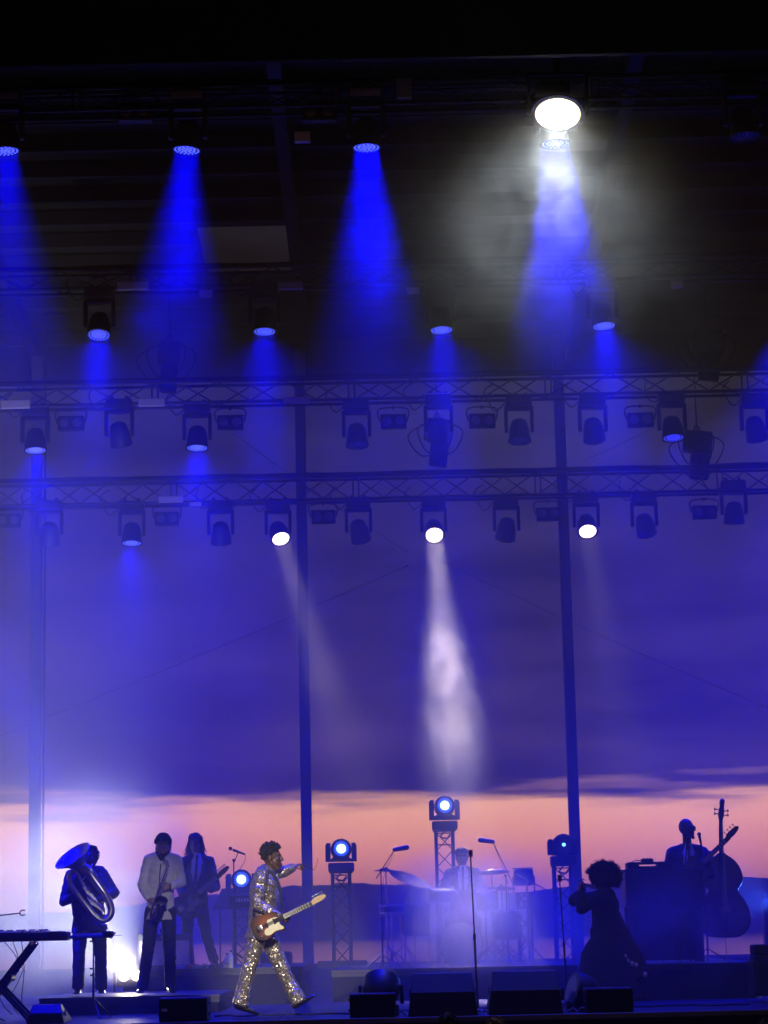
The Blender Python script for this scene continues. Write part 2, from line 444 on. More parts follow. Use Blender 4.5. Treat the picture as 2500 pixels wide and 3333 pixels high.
# ------------------------------------------------------------------ trusses
def truss(name, label, Y, pxy_top, pxy_bot, w_=0.30, x0=-9.5, x1=9.5):
    """box truss, chords at the heights the photo shows for y = Y"""
    zt = P(1250, pxy_top, Y).z; zb_ = P(1250, pxy_bot, Y).z
    h = zt-zb_
    o = thing(name, label, 'truss', (0, Y, zb_), 'lighting trusses across the stage')
    ch = MB().cyl((x0, 0, 0), (x1, 0, 0), .026, n=8).mesh('chord', DARKALU)
    for yy in (-w_/2, w_/2):
        for zz in (0, h): inst('chord', ch, o, (0, yy, zz))
    pitch_ = 0.50; n_ = int((x1-x0)/pitch_)
    dg = {}
    def diag(s_, y_):
        key = s_
        if key not in dg:
            dg[key] = MB().cyl((0, 0, .012 if s_ > 0 else h-.012), (pitch_, 0, h-.012 if s_ > 0 else .012), .012, n=6).mesh('brace', DARKALU)
        return dg[key]
    for i in range(n_):
        s_ = 1 if i % 2 else -1
        inst('brace', diag(s_, 0), o, (x0+i*pitch_, -w_/2, 0))
        inst('brace', diag(-s_, 0), o, (x0+i*pitch_, w_/2, 0))
    vp = MB().cyl((0, 0, .02), (0, 0, h-.02), .014, n=6).mesh('upright', DARKALU)
    for i in range(0, n_+1, 6):
        for d_ in (0, .09): inst('upright', vp, o, (x0+i*pitch_+d_, -w_/2, 0))
    cb = MB()
    for q in range(3):
        pts = []
        for i in range(60):
            xx = x0+(x1-x0)*i/59
            pts.append((xx, -w_/2+.05*q, h+.03+.035*mnoise.noise(V((xx*.9, q*5, Y)))+.02*q))
        cb.tube(pts, .02, 6)
    cb.build('cable_bundle', RUBBER, o)
    return o
# chord rows: photo px
truss('lighting_truss', 'front box truss above the top row of stage lights', 25.2, 282, 352)
truss('lighting_truss', 'second box truss from the front, above the four blue lights of the second row', 31.2, 868, 928)
truss('lighting_truss', 'third box truss from the front, crossing below the roof edge', 34.0, 1236, 1304)
truss('lighting_truss', 'rear box truss, lowest in the picture, with the white lights under it', 37.0, 1552, 1626)
# ------------------------------------------------------------------ moving wash lights
BLUE = (0.0, 0.0, 1.0)
LEDB = emat('blue_led', (0.07, 0.11, 1.0), 2.2)
LEDF = emat('blue_lens_glow', (0.01, 0.0, 1.0), 1.1)
LEDDIM = emat('blue_led_dim', (0.05, 0.07, 1.0), 1.4)
WHITE = emat('white_lamp', (1.0, 0.80, 0.66), 9.0)
OFF = mat('unlit_lens', (0.05, 0.05, 0.06), 0.25, 0, spec=0.6)
LEDOFF = mat('unlit_led', (0.40, 0.40, 0.45), 0.2, 0)
SHELL = mat('black_lamp_shell', (0.016, 0.016, 0.018), 0.5, 0, bump=0.04)
PLATE = mat('pale_label_plate', (0.42, 0.38, 0.48), 0.6)

def chamfer_box(lo, hi, b=.02): return MB().bbox(lo, hi, b)
me_base = MB().bbox((-.20, -.14, -.15), (.20, .14, 0), .02).mesh('base', SHELL)
_y = MB()
_y.bbox((-.225, -.055, -.215), (.225, .055, -.155), .012)
for s_ in (-1, 1): _y.bbox((s_*.197-.028, -.055, -.56), (s_*.197+.028, .055, -.20), .014)
me_yoke = _y.mesh('yoke', SHELL)
# head in its own frame: pivot at 0, light leaves along -Z
me_head = MB().lathe([(.0, .15), (.07, .15), (.115, .12), (.135, .06), (.155, -.02), (.165, -.13), (.17, -.19), (.155, -.195), (.0, -.17)], n=28).mesh('head', SHELL)
me_ring = MB().lathe([(.152, -.185), (.176, -.185), (.178, -.205), (.152, -.205)], n=32, close=True).mesh('lens_ring', SHELL)
me_lensf = MB().lathe([(0, -.188), (.151, -.188)], n=28)
def led_mesh(matl):
    q = MB()
    rr = [(0, 1), (.046, 6), (.092, 12), (.136, 18)]
    for r_, n_ in rr:
        for k in range(n_):
            a = 2*math.pi*(k+.3*(r_ > .09))/n_
            q.cyl((r_*math.cos(a), r_*math.sin(a), -.188), (r_*math.cos(a), r_*math.sin(a), -.197), .0115, n=7)
    return q.mesh('led_array', matl)
me_led = {'blue': led_mesh(LEDB), 'dim': led_mesh(LEDDIM), 'off': led_mesh(LEDOFF)}
me_lens = {'blue': MB().lathe([(0, -.187), (.152, -.187)], n=28).mesh('lens', LEDF),
           'dim': MB().lathe([(0, -.187), (.152, -.187)], n=28).mesh('lens', LEDF),
           'off': MB().lathe([(0, -.187), (.152, -.187)], n=28).mesh('lens', OFF),
           'white': MB().lathe([(0, -.200), (.06, -.206), (.136, -.195)], n=28).mesh('lens', WHITE)}
me_wrim = MB().lathe([(.136, -.195), (.152, -.191)], n=28).mesh('lens_rim', emat('warm_lens_rim', (1.0, .42, .28), 1.0))
me_clamp = MB().bbox((-.025, -.04, 0), (.025, .04, .06), .008).mesh('clamp', DARKALU)
me_plate = MB().bbox((-.18, -.15, -.12), (.18, -.142, -.03), .002).mesh('label_plate', PLATE)

me_cable = [MB().tube([(-.17, .0, -.05), (-.26-.05*k, -.02, -.12-.05*k), (-.36-.05*k, -.03, -.06), (-.40-.06*k, -.03, .10), (-.36, 0, .22)], .010, 6).mesh('power_cable', RUBBER) for k in range(3)]
def wash_light(px, py, Y, state, axis, label, energy=0, angle=34, color=BLUE, group=None, plate=False, blend=.75, rad=.13, spill=0.0):
    """hangs from a truss; (px, py) is where the photo shows the middle of its lens"""
    face = P(px, py, Y); ax = V(axis).normalized()
    piv = face - ax*.19
    top = piv + V((0, 0, .50))
    o = thing('stage_light', label, 'stage light', top, group)
    inst('clamp', me_clamp, o, (-.11, 0, 0)); inst('clamp', me_clamp, o, (.11, 0, 0)); inst('base', me_base, o)
    if plate: inst('label_plate', me_plate, o)
    inst('yoke', me_yoke, o)
    rot = aim(ax, (0, 1, 0))
    inst('power_cable', me_cable[len(label) % 3], o)
    h = inst('head', me_head, o, (0, 0, -.50), rot)
    inst('lens_ring', me_ring, h)
    inst('lens', me_lens[state], h)
    if state == 'white': inst('lens_rim', me_wrim, h)
    if state != 'white': tag(inst('led_array', me_led[state], h), kind='stuff')
    if energy:
        beam(o, V((0, 0, -.50))+ax*.222, ax, energy*(KB if state != 'white' else .0048), color, R(angle))
        if spill: spot(o, V((0, 0, -.50))+ax*.24, ax, energy*spill*.95, color, R(125), 1.0, .10, 'light_spill')
    return o

E1 = 20000; KB = .0041
GA, GB, GC, GD = 'lights of the front row', 'lights of the second row', 'lights of the third row', 'lights of the rear row'
# front row
wash_light(18, 490, 25, 'blue', (.06, -.02, -1), 'blue LED wash light cut by the left edge, front row', E1, 34, group=GA, plate=True)
wash_light(608, 487, 25, 'blue', (-.07, -.02, -1), 'second blue LED wash light from the left in the front row', E1*1.1, 34, group=GA, plate=True)
wash_light(1193, 479, 25, 'blue', (.0, -.02, -1), 'third blue LED wash light from the left in the front row', E1*1.1, 34, group=GA, plate=True)
wash_light(1806, 466, 25, 'blue', (.03, -.02, -1), 'blue LED wash light just below the glaring white lamp', E1*1.2, 34, group=GA)
wash_light(2424, 443, 25, 'off', (.05, -.05, -1), 'unlit LED wash light at the far right of the front row', group=GA)
# second row
for px, py, ax, lab in ((322, 1089, (.0, -.34, -1), 'leftmost blue light of the second row'),
                        (861, 1078, (.0, -.14, -1), 'second blue light from the left in the second row'),
                        (1437, 1073, (.03, -.14, -1), 'third blue light from the left in the second row'),
                        (1966, 1060, (.06, -.14, -1), 'rightmost blue light of the second row')):
    wash_light(px, py, 31, 'blue', ax, lab, E1*1.0, 36, group=GB, spill=.035)
# third row
for px, py, st_, ax, e_, lab in (
        (116, 1465, 'blue', (.05, -.16, -1), 1.0, 'leftmost lit blue light of the third row'),
        (395, 1445, 'off', (.1, .45, -.8), 0, 'unlit light of the third row between its two left blue lights, head turned away'),
        (642, 1457, 'blue', (.0, -.16, -1), 1.0, 'second lit blue light from the left in the third row'),
        (1163, 1447, 'off', (.02, -.2, -1), 0, 'unlit light of the third row right of the middle column, LED face showing'),
        (1424, 1430, 'off', (-.1, .5, -.7), 0, 'unlit light of the third row behind the third blue beam, beside the middle hoist'),
        (1692, 1433, 'off', (.0, -.2, -1), 0, 'unlit light of the third row left of the right column, LED face showing'),
        (1935, 1430, 'off', (.12, .5, -.7), 0, 'unlit light of the third row right of the right column, inside the blue beam'),
        (2192, 1424, 'dim', (.03, -.2, -1), 0.25, 'dim blue light of the third row beside the right hoist'),
        (2465, 1425, 'off', (.2, .45, -.7), 0, 'unlit light at the far right of the third row, head tipped right')):
    wash_light(px, py, 34, st_, ax, lab, E1*e_, 46, group=GC, spill=.05)
# rear row
for px, py, st_, ax, e_, lab in (
        (160, 1765, 'off', (-.1, .45, -.8), 0, 'unlit light at the far left of the rear row'),
        (429, 1767, 'blue', (.0, -.16, -1), 1.2, 'only lit blue light of the rear row'),
        (720, 1765, 'off', (.0, .4, -.8), 0, 'unlit light of the rear row between the blue light and the leftmost white lamp'),
        (1175, 1755, 'off', (.15, .5, -.7), 0, 'unlit light of the rear row between the left and middle white lamps'),
        (1645, 1750, 'off', (-.1, .5, -.75), 0, 'unlit light of the rear row between the middle and right white lamps'),
        (2105, 1735, 'off', (.2, .5, -.7), 0, 'unlit light of the rear row right of the right white lamp'),
        (2390, 1700, 'off', (.02, .3, -.9), 0, 'unlit light at the far right of the rear row')):
    wash_light(px, py, 37, st_, ax, lab, E1*e_*.6, 54, group=GD, spill=.06)
WC = (1.0, 0.80, 0.74)
wash_light(914, 1753, 37, 'white', (.22, -.55, -.75), 'leftmost glowing white light of the rear row, tilted right', 1700, 15, WC, GD)
wash_light(1414, 1741, 37, 'white', (.03, -1, -.94), 'round glowing white light in the middle of the rear row', 6500, 12, WC, GD)
wash_light(1913, 1729, 37, 'white', (.02, -.62, -.75), 'rightmost glowing white light of the rear row', 600, 16, WC, GD)

# the rows run on past both sides of the picture: unseen blue fill lamps added there to colour the haze
for px, py, Y, ax in ((-420, 1770, 37, (.35, -.3, -1)), (2960, 1725, 37, (-.5, -.3, -1)), (2760, 1430, 34, (-.35, -.2, -1)), (2560, 1060, 31, (-.1, -.1, -1))):
    spot(None, P(px, py, Y), ax, E1*.20, BLUE, R(75), 1.0, .15, 'added_blue_fill')

# unseen narrow blue lamp added beyond the left edge to brighten the tuba bell
_a = P(-560, 500, 25.0); beam(None, _a, P(236, 2790, 27.5)-_a, E1*KB*.45, BLUE, R(5), .29, 'added_bell_beam')
# ------------------------------------------------------------------ the glaring lamp over the front row, the floor blinder
GLARE = emat('glaring_lamp', (1.0, 0.90, 0.66), 30.0)
fl = P(1816, 362, 24.6)
o = thing('flood_lamp', 'glaring warm white flood lamp above the front row, upper right', 'flood lamp', fl)
d_ = V((-.08, -.40, -.92)).normalized(); rot = aim(d_)
h = MB().lathe([(0, .16), (.12, .16), (.20, .08), (.30, -.02), (.305, -.05), (.285, -.05), (0, -.02)], n=32).build('housing', SHELL, o)
h.rotation_mode = 'QUATERNION'; h.rotation_quaternion = rot.to_quaternion()
inst('lens', MB().lathe([(0, -.06), (.15, -.056), (.245, -.049)], n=32).mesh('lens', GLARE), h)
inst('lens_rim', MB().lathe([(.245, -.049), (.270, -.0465), (.283, -.045)], n=32).mesh('lens_rim', emat('amber_lens_rim', (1.0, .70, .30), 1.15)), h)
y_ = MB(); 
for s_ in (-1, 1): y_.bbox((s_*.33-.02, -.03, -.05), (s_*.33+.02, .03, .42), .008)
y_.bbox((-.35, -.03, .42), (.35, .03, .46), .008).bbox((-.05, -.05, .46), (.05, .05, .62), .01)
y_.build('yoke', SHELL, o)
spot(o, d_*.08, d_, 850, (.84, .93, 1.0), R(140), 1.0, .22)

bl = P(425, 3150, 29.2)
o = thing('floor_blinder', 'blazing warm white blinder on the low riser between tuba player and saxophonist', 'stage light', (bl.x, 29.2, STAGE_Z+.2))
MB().bbox((-.17, -.05, .06), (.17, .10, .34), .02).build('housing', SHELL, o)
for s_ in (-1, 1): MB().bbox((s_*.2-.012, -.03, 0), (s_*.2+.012, .03, .25), .004).build('bracket_arm', SHELL, o)
for i in (-1, 1):
    inst('lamp', MB().lathe([(0, .02), (.04, .016), (.062, .0), (.066, -.012)], n=24).mesh('lamp', emat('warm_blinder', (1.0, .80, .50), 12.0)), o, (i*.08, -.056, .20), (R(90), 0, 0))
beam(o, (-.02, .16, .22), (-.62, .52, .58), 360, (.94, .96, 1.0), R(100), .26, 'upward_glow')
MB().bbox((.185, -.06, .05), (.197, .42, .62), .003).build('added_shield', SHELL, o)  # plate added to keep the upward glow off the guitarist and amplifier
spot(o, (0, -.10, .22), (-.25, -.7, .45), 90, (1.0, .88, .66), R(150), .8, .12, 'front_glow')

# front-of-house lamps far behind the camera: a follow spot on the singer, a dim wash on the band
FOH = V((-3.0, -9.0, 9.5))
spot(None, FOH, P(880, 3010, 25.0)-FOH, 52000, (1.0, .90, .78), R(3.6), .5, .06, 'follow_spot')
FO2 = V((2.0, -9.0, 9.0))
spot(None, FO2, P(462, 2960, 27.8)-FO2, 11000, (1.0, .92, .84), R(2.4), .8, .10, 'front_wash')
# ------------------------------------------------------------------ people
SKIN_D = mat('dark_brown_skin', (0.075, 0.036, 0.022), 0.5, 0, var=0.1)
SKIN_M = mat('light_brown_skin', (0.30, 0.165, 0.11), 0.5, 0, var=0.1)
SKIN_L = mat('fair_skin', (0.42, 0.25, 0.19), 0.5, 0, var=0.1)
HAIRB = mat('black_hair', (0.005, 0.0045, 0.004), 0.8, 0, bump=0.4, bscale=90)
SUIT = mat('dark_navy_suit', (0.013, 0.013, 0.020), 0.8, 0, bump=0.12, bscale=25, sheen=0.2)
TROUS = mat('charcoal_trousers', (0.020, 0.020, 0.024), 0.85, 0, bump=0.15, bscale=22)
SHIRTW = mat('crumpled_white_shirt', (0.62, 0.60, 0.56), 0.8, 0, var=0.08, bump=0.35, bscale=16)
SHIRTC = mat('pale_shirt', (0.50, 0.50, 0.54), 0.8, 0)
TIE = mat('dark_tie', (0.02, 0.02, 0.03), 0.6)
SHOE = mat('black_leather_shoe', (0.012, 0.011, 0.011), 0.22, 0, coat=0.4)
DRESS = mat('dark_long_dress', (0.016, 0.014, 0.022), 0.85, 0, bump=0.2, bscale=12)
EYEW = mat('eye_white', (0.30, 0.28, 0.26), 0.4); EYEB = mat('dark_iris', (0.02, 0.013, 0.01), 0.2)

def bake(mb, name, material, voxel=0.009, smooth=3, wrinkle=0.0, wscale=10.0):
    """union of the collected limbs as one continuous skin"""
    me = mb.mesh(name+'_raw', None, False)
    ob = bpy.data.objects.new('tmp', me); col.objects.link(ob)
    md = ob.modifiers.new('r', 'REMESH'); md.mode = 'VOXEL'; md.voxel_size = voxel; md.use_smooth_shade = True
    sm = ob.modifiers.new('s', 'SMOOTH'); sm.iterations = smooth; sm.factor = 0.5
    dg = bpy.context.evaluated_depsgraph_get(); dg.update()
    out = bpy.data.meshes.new_from_object(ob.evaluated_get(dg)); out.name = name
    bpy.data.objects.remove(ob); bpy.data.meshes.remove(me)
    if wrinkle:
        nn = [v.normal.copy() for v in out.vertices]
        for v, n_ in zip(out.vertices, nn):
            p = v.co*wscale
            q = mnoise.noise(V((p.x*1.0, p.y*1.0, p.z*1.9)))+.5*mnoise.noise(p*2.3)
            v.co += n_*(wrinkle*q)
    out.materials.clear(); out.materials.append(material)
    for p in out.polygons: p.use_smooth = True
    return out

def put(name, me, parent, org):
    """link a baked mesh written in world coordinates under its thing"""
    me.transform(Matrix.Translation(-V(org)))
    o = bpy.data.objects.new(name, me); col.objects.link(o); o.parent = parent; return o

def frame(f, u=(0, 0, 1)):
    f = V(f).normalized(); u = V(u); r_ = f.cross(u).normalized(); u = r_.cross(f).normalized(); return f, u, r_

def head(mb, c, f, u=(0, 0, 1), s=1.0, mouth=0.0):
    f, u, r_ = frame(f, u); c = V(c); M3 = Matrix((r_, f, u)).transposed()
    def q(a, b, d): return c + (r_*a + f*b + u*d)*s
    k = lambda *t: tuple(x*s for x in t)
    mb.ball(q(0, -.012, .022), k(.074, .094, .100), 16, M3)
    mb.ball(q(0, .030, -.040), k(.060, .058, .070), 14, M3)
    mb.ball(q(0, .052, -.095-mouth*.5), k(.034, .030, .026), 10, M3)
    for a in (-1, 1):
        mb.cap(q(a*.050, .0, -.055), q(a*.022, .058, -.100-mouth*.5), .026*s, .020*s, 8)       # jaw
        mb.ball(q(a*.076, -.012, -.012), k(.011, .020, .032), 8, M3)                            # ear
        mb.ball(q(a*.040, .060, -.022), k(.024, .022, .020), 8, M3)                             # cheek
        mb.cap(q(a*.010, .083, .026), q(a*.044, .070, .024), .0095*s, .008*s, 6)                # brow
        mb.cap(q(0, .088, -.060), q(a*.022, .080, -.062), .0075*s, .005*s, 6)                   # upper lip
        mb.cap(q(0, .084, -.074-mouth), q(a*.020, .077, -.072-mouth), .0085*s, .005*s, 6)       # lower lip
    mb.cap(q(0, .084, .018), q(0, .106, -.030), .0095*s, .014*s, 8)                             # nose
    for a in (-1, 1): mb.ball(q(a*.012, .096, -.034), .009*s, 6)
    return M3

def eyes(c, f, u, s, parent, org):
    f, u, r_ = frame(f, u); c = V(c)
    M3 = Matrix((r_, f, u)).transposed()
    for a in (-1, 1):
        p = c+(r_*(a*.032)+f*.079+u*.004)*s
        e_ = MB().ball(p, (.0115*s, .0085*s, .0052*s), 8, M3).build('eye', EYEW, parent, org)
        MB().ball(p+f*.0045*s, (.0058*s, .0052*s, .0050*s), 6, M3).build('iris', EYEB, e_, org).location = (0, 0, 0)

def hand(mb, w_, d, n_, thumb=1, curl=35, s=1.0, spread=.018):
    """wrist, direction to the knuckles, palm normal; thumb on the +/- side"""
    w_ = V(w_); d = V(d).normalized(); n_ = V(n_); n_ = (n_-d*n_.dot(d)).normalized(); sd = d.cross(n_)*thumb
    kn = w_+d*.088*s
    mb.loft([(w_-d*.02*s, .024*s, .020*s), (w_+d*.01*s, .027*s, .018*s), (w_+d*.05*s, .038*s, .016*s), (kn, .040*s, .013*s), (kn+d*.006*s, .030*s, .008*s)], 10, True, sd)
    for i, (ln, off) in enumerate(((.070, .030), (.080, .010), (.074, -.010), (.058, -.029))):
        p = kn+sd*off*s - d*.004*s; dd = d.copy(); 
        segs = [(.44, .0100, .0092), (.32, .0092, .0084), (.24, .0084, .0072)]
        ang = curl*(.75+.12*i)
        for fr, ra, rb in segs:
            rot = Matrix.Rotation(R(ang), 3, d.cross(n_)); dd = (rot @ dd).normalized()
            p2 = p+dd*ln*fr*1.1*s; mb.cap(p, p2, ra*s, rb*s, 7); p = p2
    p = w_+d*.022*s+sd*.028*s; dd = (d*.62+sd*.66+n_*.35).normalized(); p2 = p+dd*.042*s
    mb.cap(p, p2, .0135*s, .011*s, 7)
    dd = (dd+d*.5+n_*.55*curl/40).normalized(); mb.cap(p2, p2+dd*.034*s, .0105*s, .0085*s, 7)

def shoe(parent, org, ank, toe, up=(0, 0, 1)):
    ank = V(ank); toe = V(toe); d = (toe-ank); u = V(up); d = d.normalized(); u = (u-d*u.dot(d)).normalized(); sd = d.cross(u)
    h = ank - d*.075
    q = MB()
    q.loft([(h-d*.0+u*.015, .020, .018), (h+d*.02+u*.020, .035, .034), (h+d*.08+u*.028, .037, .046), (h+d*.14+u*.018, .042, .036), (h+d*.20+u*.006, .046, .024), (h+d*.26+u*.0, .036, .016), (h+d*.285-u*.002, .012, .008)], 12, True, sd)
    o = q.build('shoe', SHOE, parent, org)
    s2 = MB().loft([(h-d*.008-u*.022, .026, .007), (h+d*.05-u*.022, .036, .009), (h+d*.18-u*.022, .046, .008), (h+d*.25-u*.019, .036, .007), (h+d*.285-u*.015, .010, .005)], 10, True, sd)
    s2.build('sole', RUBBER, o, (0, 0, 0)) if False else None
    return o

class Fig:
    """one person: joints in world coordinates"""
    def __init__(s, name, label, Y0, j, face, up=(0, 0, 1), hs=1.0, fwd=(0, -1, 0), feet=None, group=None, floor=None):
        s.j = {}
        for k, q in j.items():
            s.j[k] = P(q[0], q[1], Y0+(q[2] if len(q) > 2 else 0))
        if floor is not None:
            for k in 'LR':
                s.j['an'+k].z = floor+.082; s.j['to'+k].z = floor+.034
        base = (s.j['anL']+s.j['anR'])/2 if 'anL' in s.j else V(feet)
        s.org = V((base.x, base.y, base.z-.07)) if feet is None else V(feet)
        s.t = thing(name, label, 'person', s.org, group)
        s.face = V(face); s.up = V(up); s.hs = hs; s.fwd = V(fwd).normalized()
        J = s.j
        s.hipc = (J['hiL']+J['hiR'])/2; s.shc = (J['shL']+J['shR'])/2
        s.right = (J['shR']-J['shL']).normalized()
    def torso_secs(s, gr=0.0, w=1.0, dpt=1.0, low=-.02, belly=0.0):
        ax = s.shc-s.hipc; up = ax.normalized()
        hw = (s.j['shR']-s.j['shL']).length/2
        T = [(low, .155, .115), (.12, .160, .118), (.38, .145+belly*.5, .108+belly), (.62, .162, .118), (.82, hw*.90, .114), (.94, hw*.82, .095), (1.04, hw*.50, .075), (1.13, .062, .060)]
        return [(s.hipc+ax*t_+s.fwd*(belly*.5 if .2 < t_ < .5 else 0), a*w+gr, b*dpt+gr) for t_, a, b in T]
    def body(s, skin, arms=True, legs=True, hands=(), mouth=0.0, w=1.0, voxel=.0075):
        J = s.j; mb = MB()
        mb.loft(s.torso_secs(-.012, w), 16, True, s.right)
        nk = s.shc+(s.shc-s.hipc).normalized()*.04
        hc = J['head']; f, u, r_ = frame(s.face, s.up)
        mb.cap(nk-V((0, 0, .03)), hc-u*.07*s.hs-f*.015, .060, .056, 12)
        head(mb, hc, s.face, s.up, s.hs*1.05, mouth)
        for k in 'LR':
            if arms:
                mb.cap(J['sh'+k], J['el'+k], .048, .038, 10); mb.cap(J['el'+k], J['wr'+k], .037, .025, 10)
            mb.cap(s.hipc+(J['hi'+k]-s.hipc)*.6, J['hi'+k], .09, .085, 10)
            if legs and 'kn'+k in J:
                mb.cap(J['hi'+k], J['kn'+k], .078, .052, 10); mb.cap(J['kn'+k], J['an'+k], .050, .036, 10)
                if 'to'+k in J: mb.cap(J['an'+k], J['an'+k]+(J['to'+k]-J['an'+k])*.25-V((0, 0, .02)), .030, .022, 8)
        for h in hands: hand(mb, *h)
        o = put('body', bake(mb, 'body', skin, voxel, 2), s.t, s.org)
        return o
    def top(s, name, material, gr=.020, hem=.30, sleeve=1.0, w=1.0, flare=.02, wr=.011, belly=0.0, sl=.014, hemw=None, dpt=1.0):
        """jacket or shirt: torso, sleeves and a skirt below the waist"""
        J = s.j; mb = MB(); ax = (s.shc-s.hipc); up = ax.normalized()
        secs = s.torso_secs(gr, w, dpt, low=0.0, belly=belly)
        hw = hemw if hemw else .168*w+gr+flare
        secs = [(s.hipc-up*hem, hw, .125+gr+flare), (s.hipc-up*hem*.45, (hw+.16*w+gr)/2, .120+gr+flare*.6)] + secs
        mb.loft(secs, 20, True, s.right)
        for k in 'LR':
            sh = J['sh'+k]; el = J['el'+k]; wr_ = J['wr'+k]
            mb.cap(s.shc+(sh-s.shc)*.22+up*.050, sh+up*.004, .046+sl, .050+sl, 12)
            mb.cap(sh, el, .054+sl, .047+sl, 12)
            if sleeve > 0: mb.cap(el, el+(wr_-el)*(.90*sleeve), .046+sl, .034+sl, 12)
        o = put(name, bake(mb, name, material, .011, 3, wr), s.t, s.org); return o
    def trousers(s, material, gr=.012, flare=0.0, wr=.010, w=1.0):
        J = s.j; mb = MB()
        up = (s.shc-s.hipc).normalized()
        mb.loft([(s.hipc+up*.12, .150*w+gr, .115+gr), (s.hipc+up*.02, .165*w+gr, .125+gr), (s.hipc-up*.08, .150*w+gr, .115+gr), (s.hipc-up*.12, .09*w, .09)], 16, True, s.right)
        for k in 'LR':
            hi = J['hi'+k]; kn = J['kn'+k]; an = J['an'+k]
            mb.cap(hi, kn, .092*w+gr, .062+gr, 12); mb.loft([(kn-(an-kn)*.04, .060+gr, .060+gr), (kn+(an-kn)*.5, .056+gr+flare*.3, .056+gr+flare*.3), (kn+(an-kn)*.97, .050+gr+flare, .050+gr+flare), (kn+(an-kn)*1.02, .046+gr+flare, .046+gr+flare)], 12)
        o = put('trousers', bake(mb, 'trousers', material, .011, 3, wr), s.t, s.org); return o
    def shoes(s):
        for k in 'LR': shoe(s.t, s.org, s.j['an'+k]-V((0, 0, .048)), s.j['to'+k], (0, 0, 1))
    def chest(s, x_, t_, off=.03, gr=.0, w=1.0):
        """point on the front of the chest: x_ metres to the side, t_ along hip..shoulder"""
        S = s.torso_secs(gr, w); ax = s.shc-s.hipc
        T = [(low, a, b) for (low, (c_, a, b)) in zip((-.02, .12, .38, .62, .82, .94, 1.04, 1.13), S)]
        for i in range(len(T)-1):
            if T[i][0] <= t_ <= T[i+1][0] or i == len(T)-2:
                k = (t_-T[i][0])/(T[i+1][0]-T[i][0]); a = T[i][1]+(T[i+1][1]-T[i][1])*k; b = T[i][2]+(T[i+1][2]-T[i][2])*k; break
        fw = s.right.cross(ax.normalized()); fw = fw if fw.dot(s.fwd) > 0 else -fw
        yy = b*math.sqrt(max(0.0, 1-(x_/a)**2))
        return s.hipc+ax*t_+s.right*x_+fw*(yy+off)
    def patch(s, name, material, rows, off, gr=.02):
        """strip on the chest: rows of (t, x_left, x_right)"""
        vs = []; fs = []; n = 6
        for (t_, a, b) in rows:
            for k in range(n+1): vs.append(s.chest(a+(b-a)*k/n, t_, off, gr))
        m_ = len(rows); nv = len(vs)
        fw = s.fwd
        vs += [v-fw*.012 for v in vs]
        for i in range(m_-1):
            for k in range(n):
                a = i*(n+1)+k; fs.append((a, a+1, a+n+2, a+n+1)); fs.append((nv+a, nv+a+n+1, nv+a+n+2, nv+a+1))
        ed = [k for k in range(n+1)]+[i*(n+1)+n for i in range(1, m_)]+[(m_-1)*(n+1)+k for k in range(n-1, -1, -1)]+[i*(n+1) for i in range(m_-2, 0, -1)]
        for i in range(len(ed)):
            a, b = ed[i], ed[(i+1) % len(ed)]; fs.append((b, a, nv+a, nv+b))
        return MB().add(vs, fs).build(name, material, s.t, s.org)
    def suit_front(s, gr=.02, v=.45):
        s.patch('shirt_front', SHIRTC, [(v, -.008, .008), (.66, -.056, .056), (.84, -.086, .086), (1.0, -.074, .074), (1.10, -.050, .050), (1.17, -.040, .040)], .022, gr)
        s.patch('tie', TIE, [(v+.02, -.010, .010), (v+.10, -.022, .022), (.80, -.016, .016), (1.02, -.012, .012), (1.10, -.018, .018), (1.14, -.016, .016)], .032, gr)
        for a in (-1, 1):
            s.patch('lapel', SUIT, [(v-.02, .006, .022), (.66, .050, .095), (.78, .070, .125), (.95, .070, .098)] if a > 0 else
                    [(v-.02, -.022, -.006), (.66, -.095, -.050), (.78, -.125, -.070), (.95, -.098, -.070)], .028, gr)
    def hair_cap(s, material, pts=420, r=(.012, .020), lo=-.02, back=-.06, ks=1.0, lift=.0, seed=1, name='hair', fringe=.045):
        """short curls all over the skull"""
        rnd = random.Random(seed); f, u, r_ = frame(s.face, s.up); c = s.j['head']; mb = MB(); n_ = 0
        M3 = Matrix((r_, f, u)).transposed()
        mb.ball(c+(f*-.020+u*.032)*s.hs, tuple(k*s.hs*ks for k in (.081, .096, .102)), 16, M3)
        while n_ < pts:
            d = V((rnd.gauss(0, 1), rnd.gauss(0, 1), rnd.gauss(0, 1))).normalized()
            if d.z < lo and d.y > back*6: continue
            if d.z < -.45: continue
            if d.y > .35 and d.z < .42: continue
            p = c+(r_*d.x*.083*ks+f*(d.y*.100*ks-.014)+u*(d.z*.108*ks+.026+lift))*s.hs
            dd = (r_*d.x+f*d.y+u*d.z)
            mb.ball(p+dd*rnd.uniform(-.004, .012), rnd.uniform(*r), 5); n_ += 1
        return mb.build(name, material, s.t, s.org)
BRASS = mat('silvered_brass', (0.55, 0.53, 0.52), 0.28, 1.0, var=0.15)
BRASSG = mat('lacquered_brass', (0.45, 0.32, 0.14), 0.25, 1.0, var=0.2)
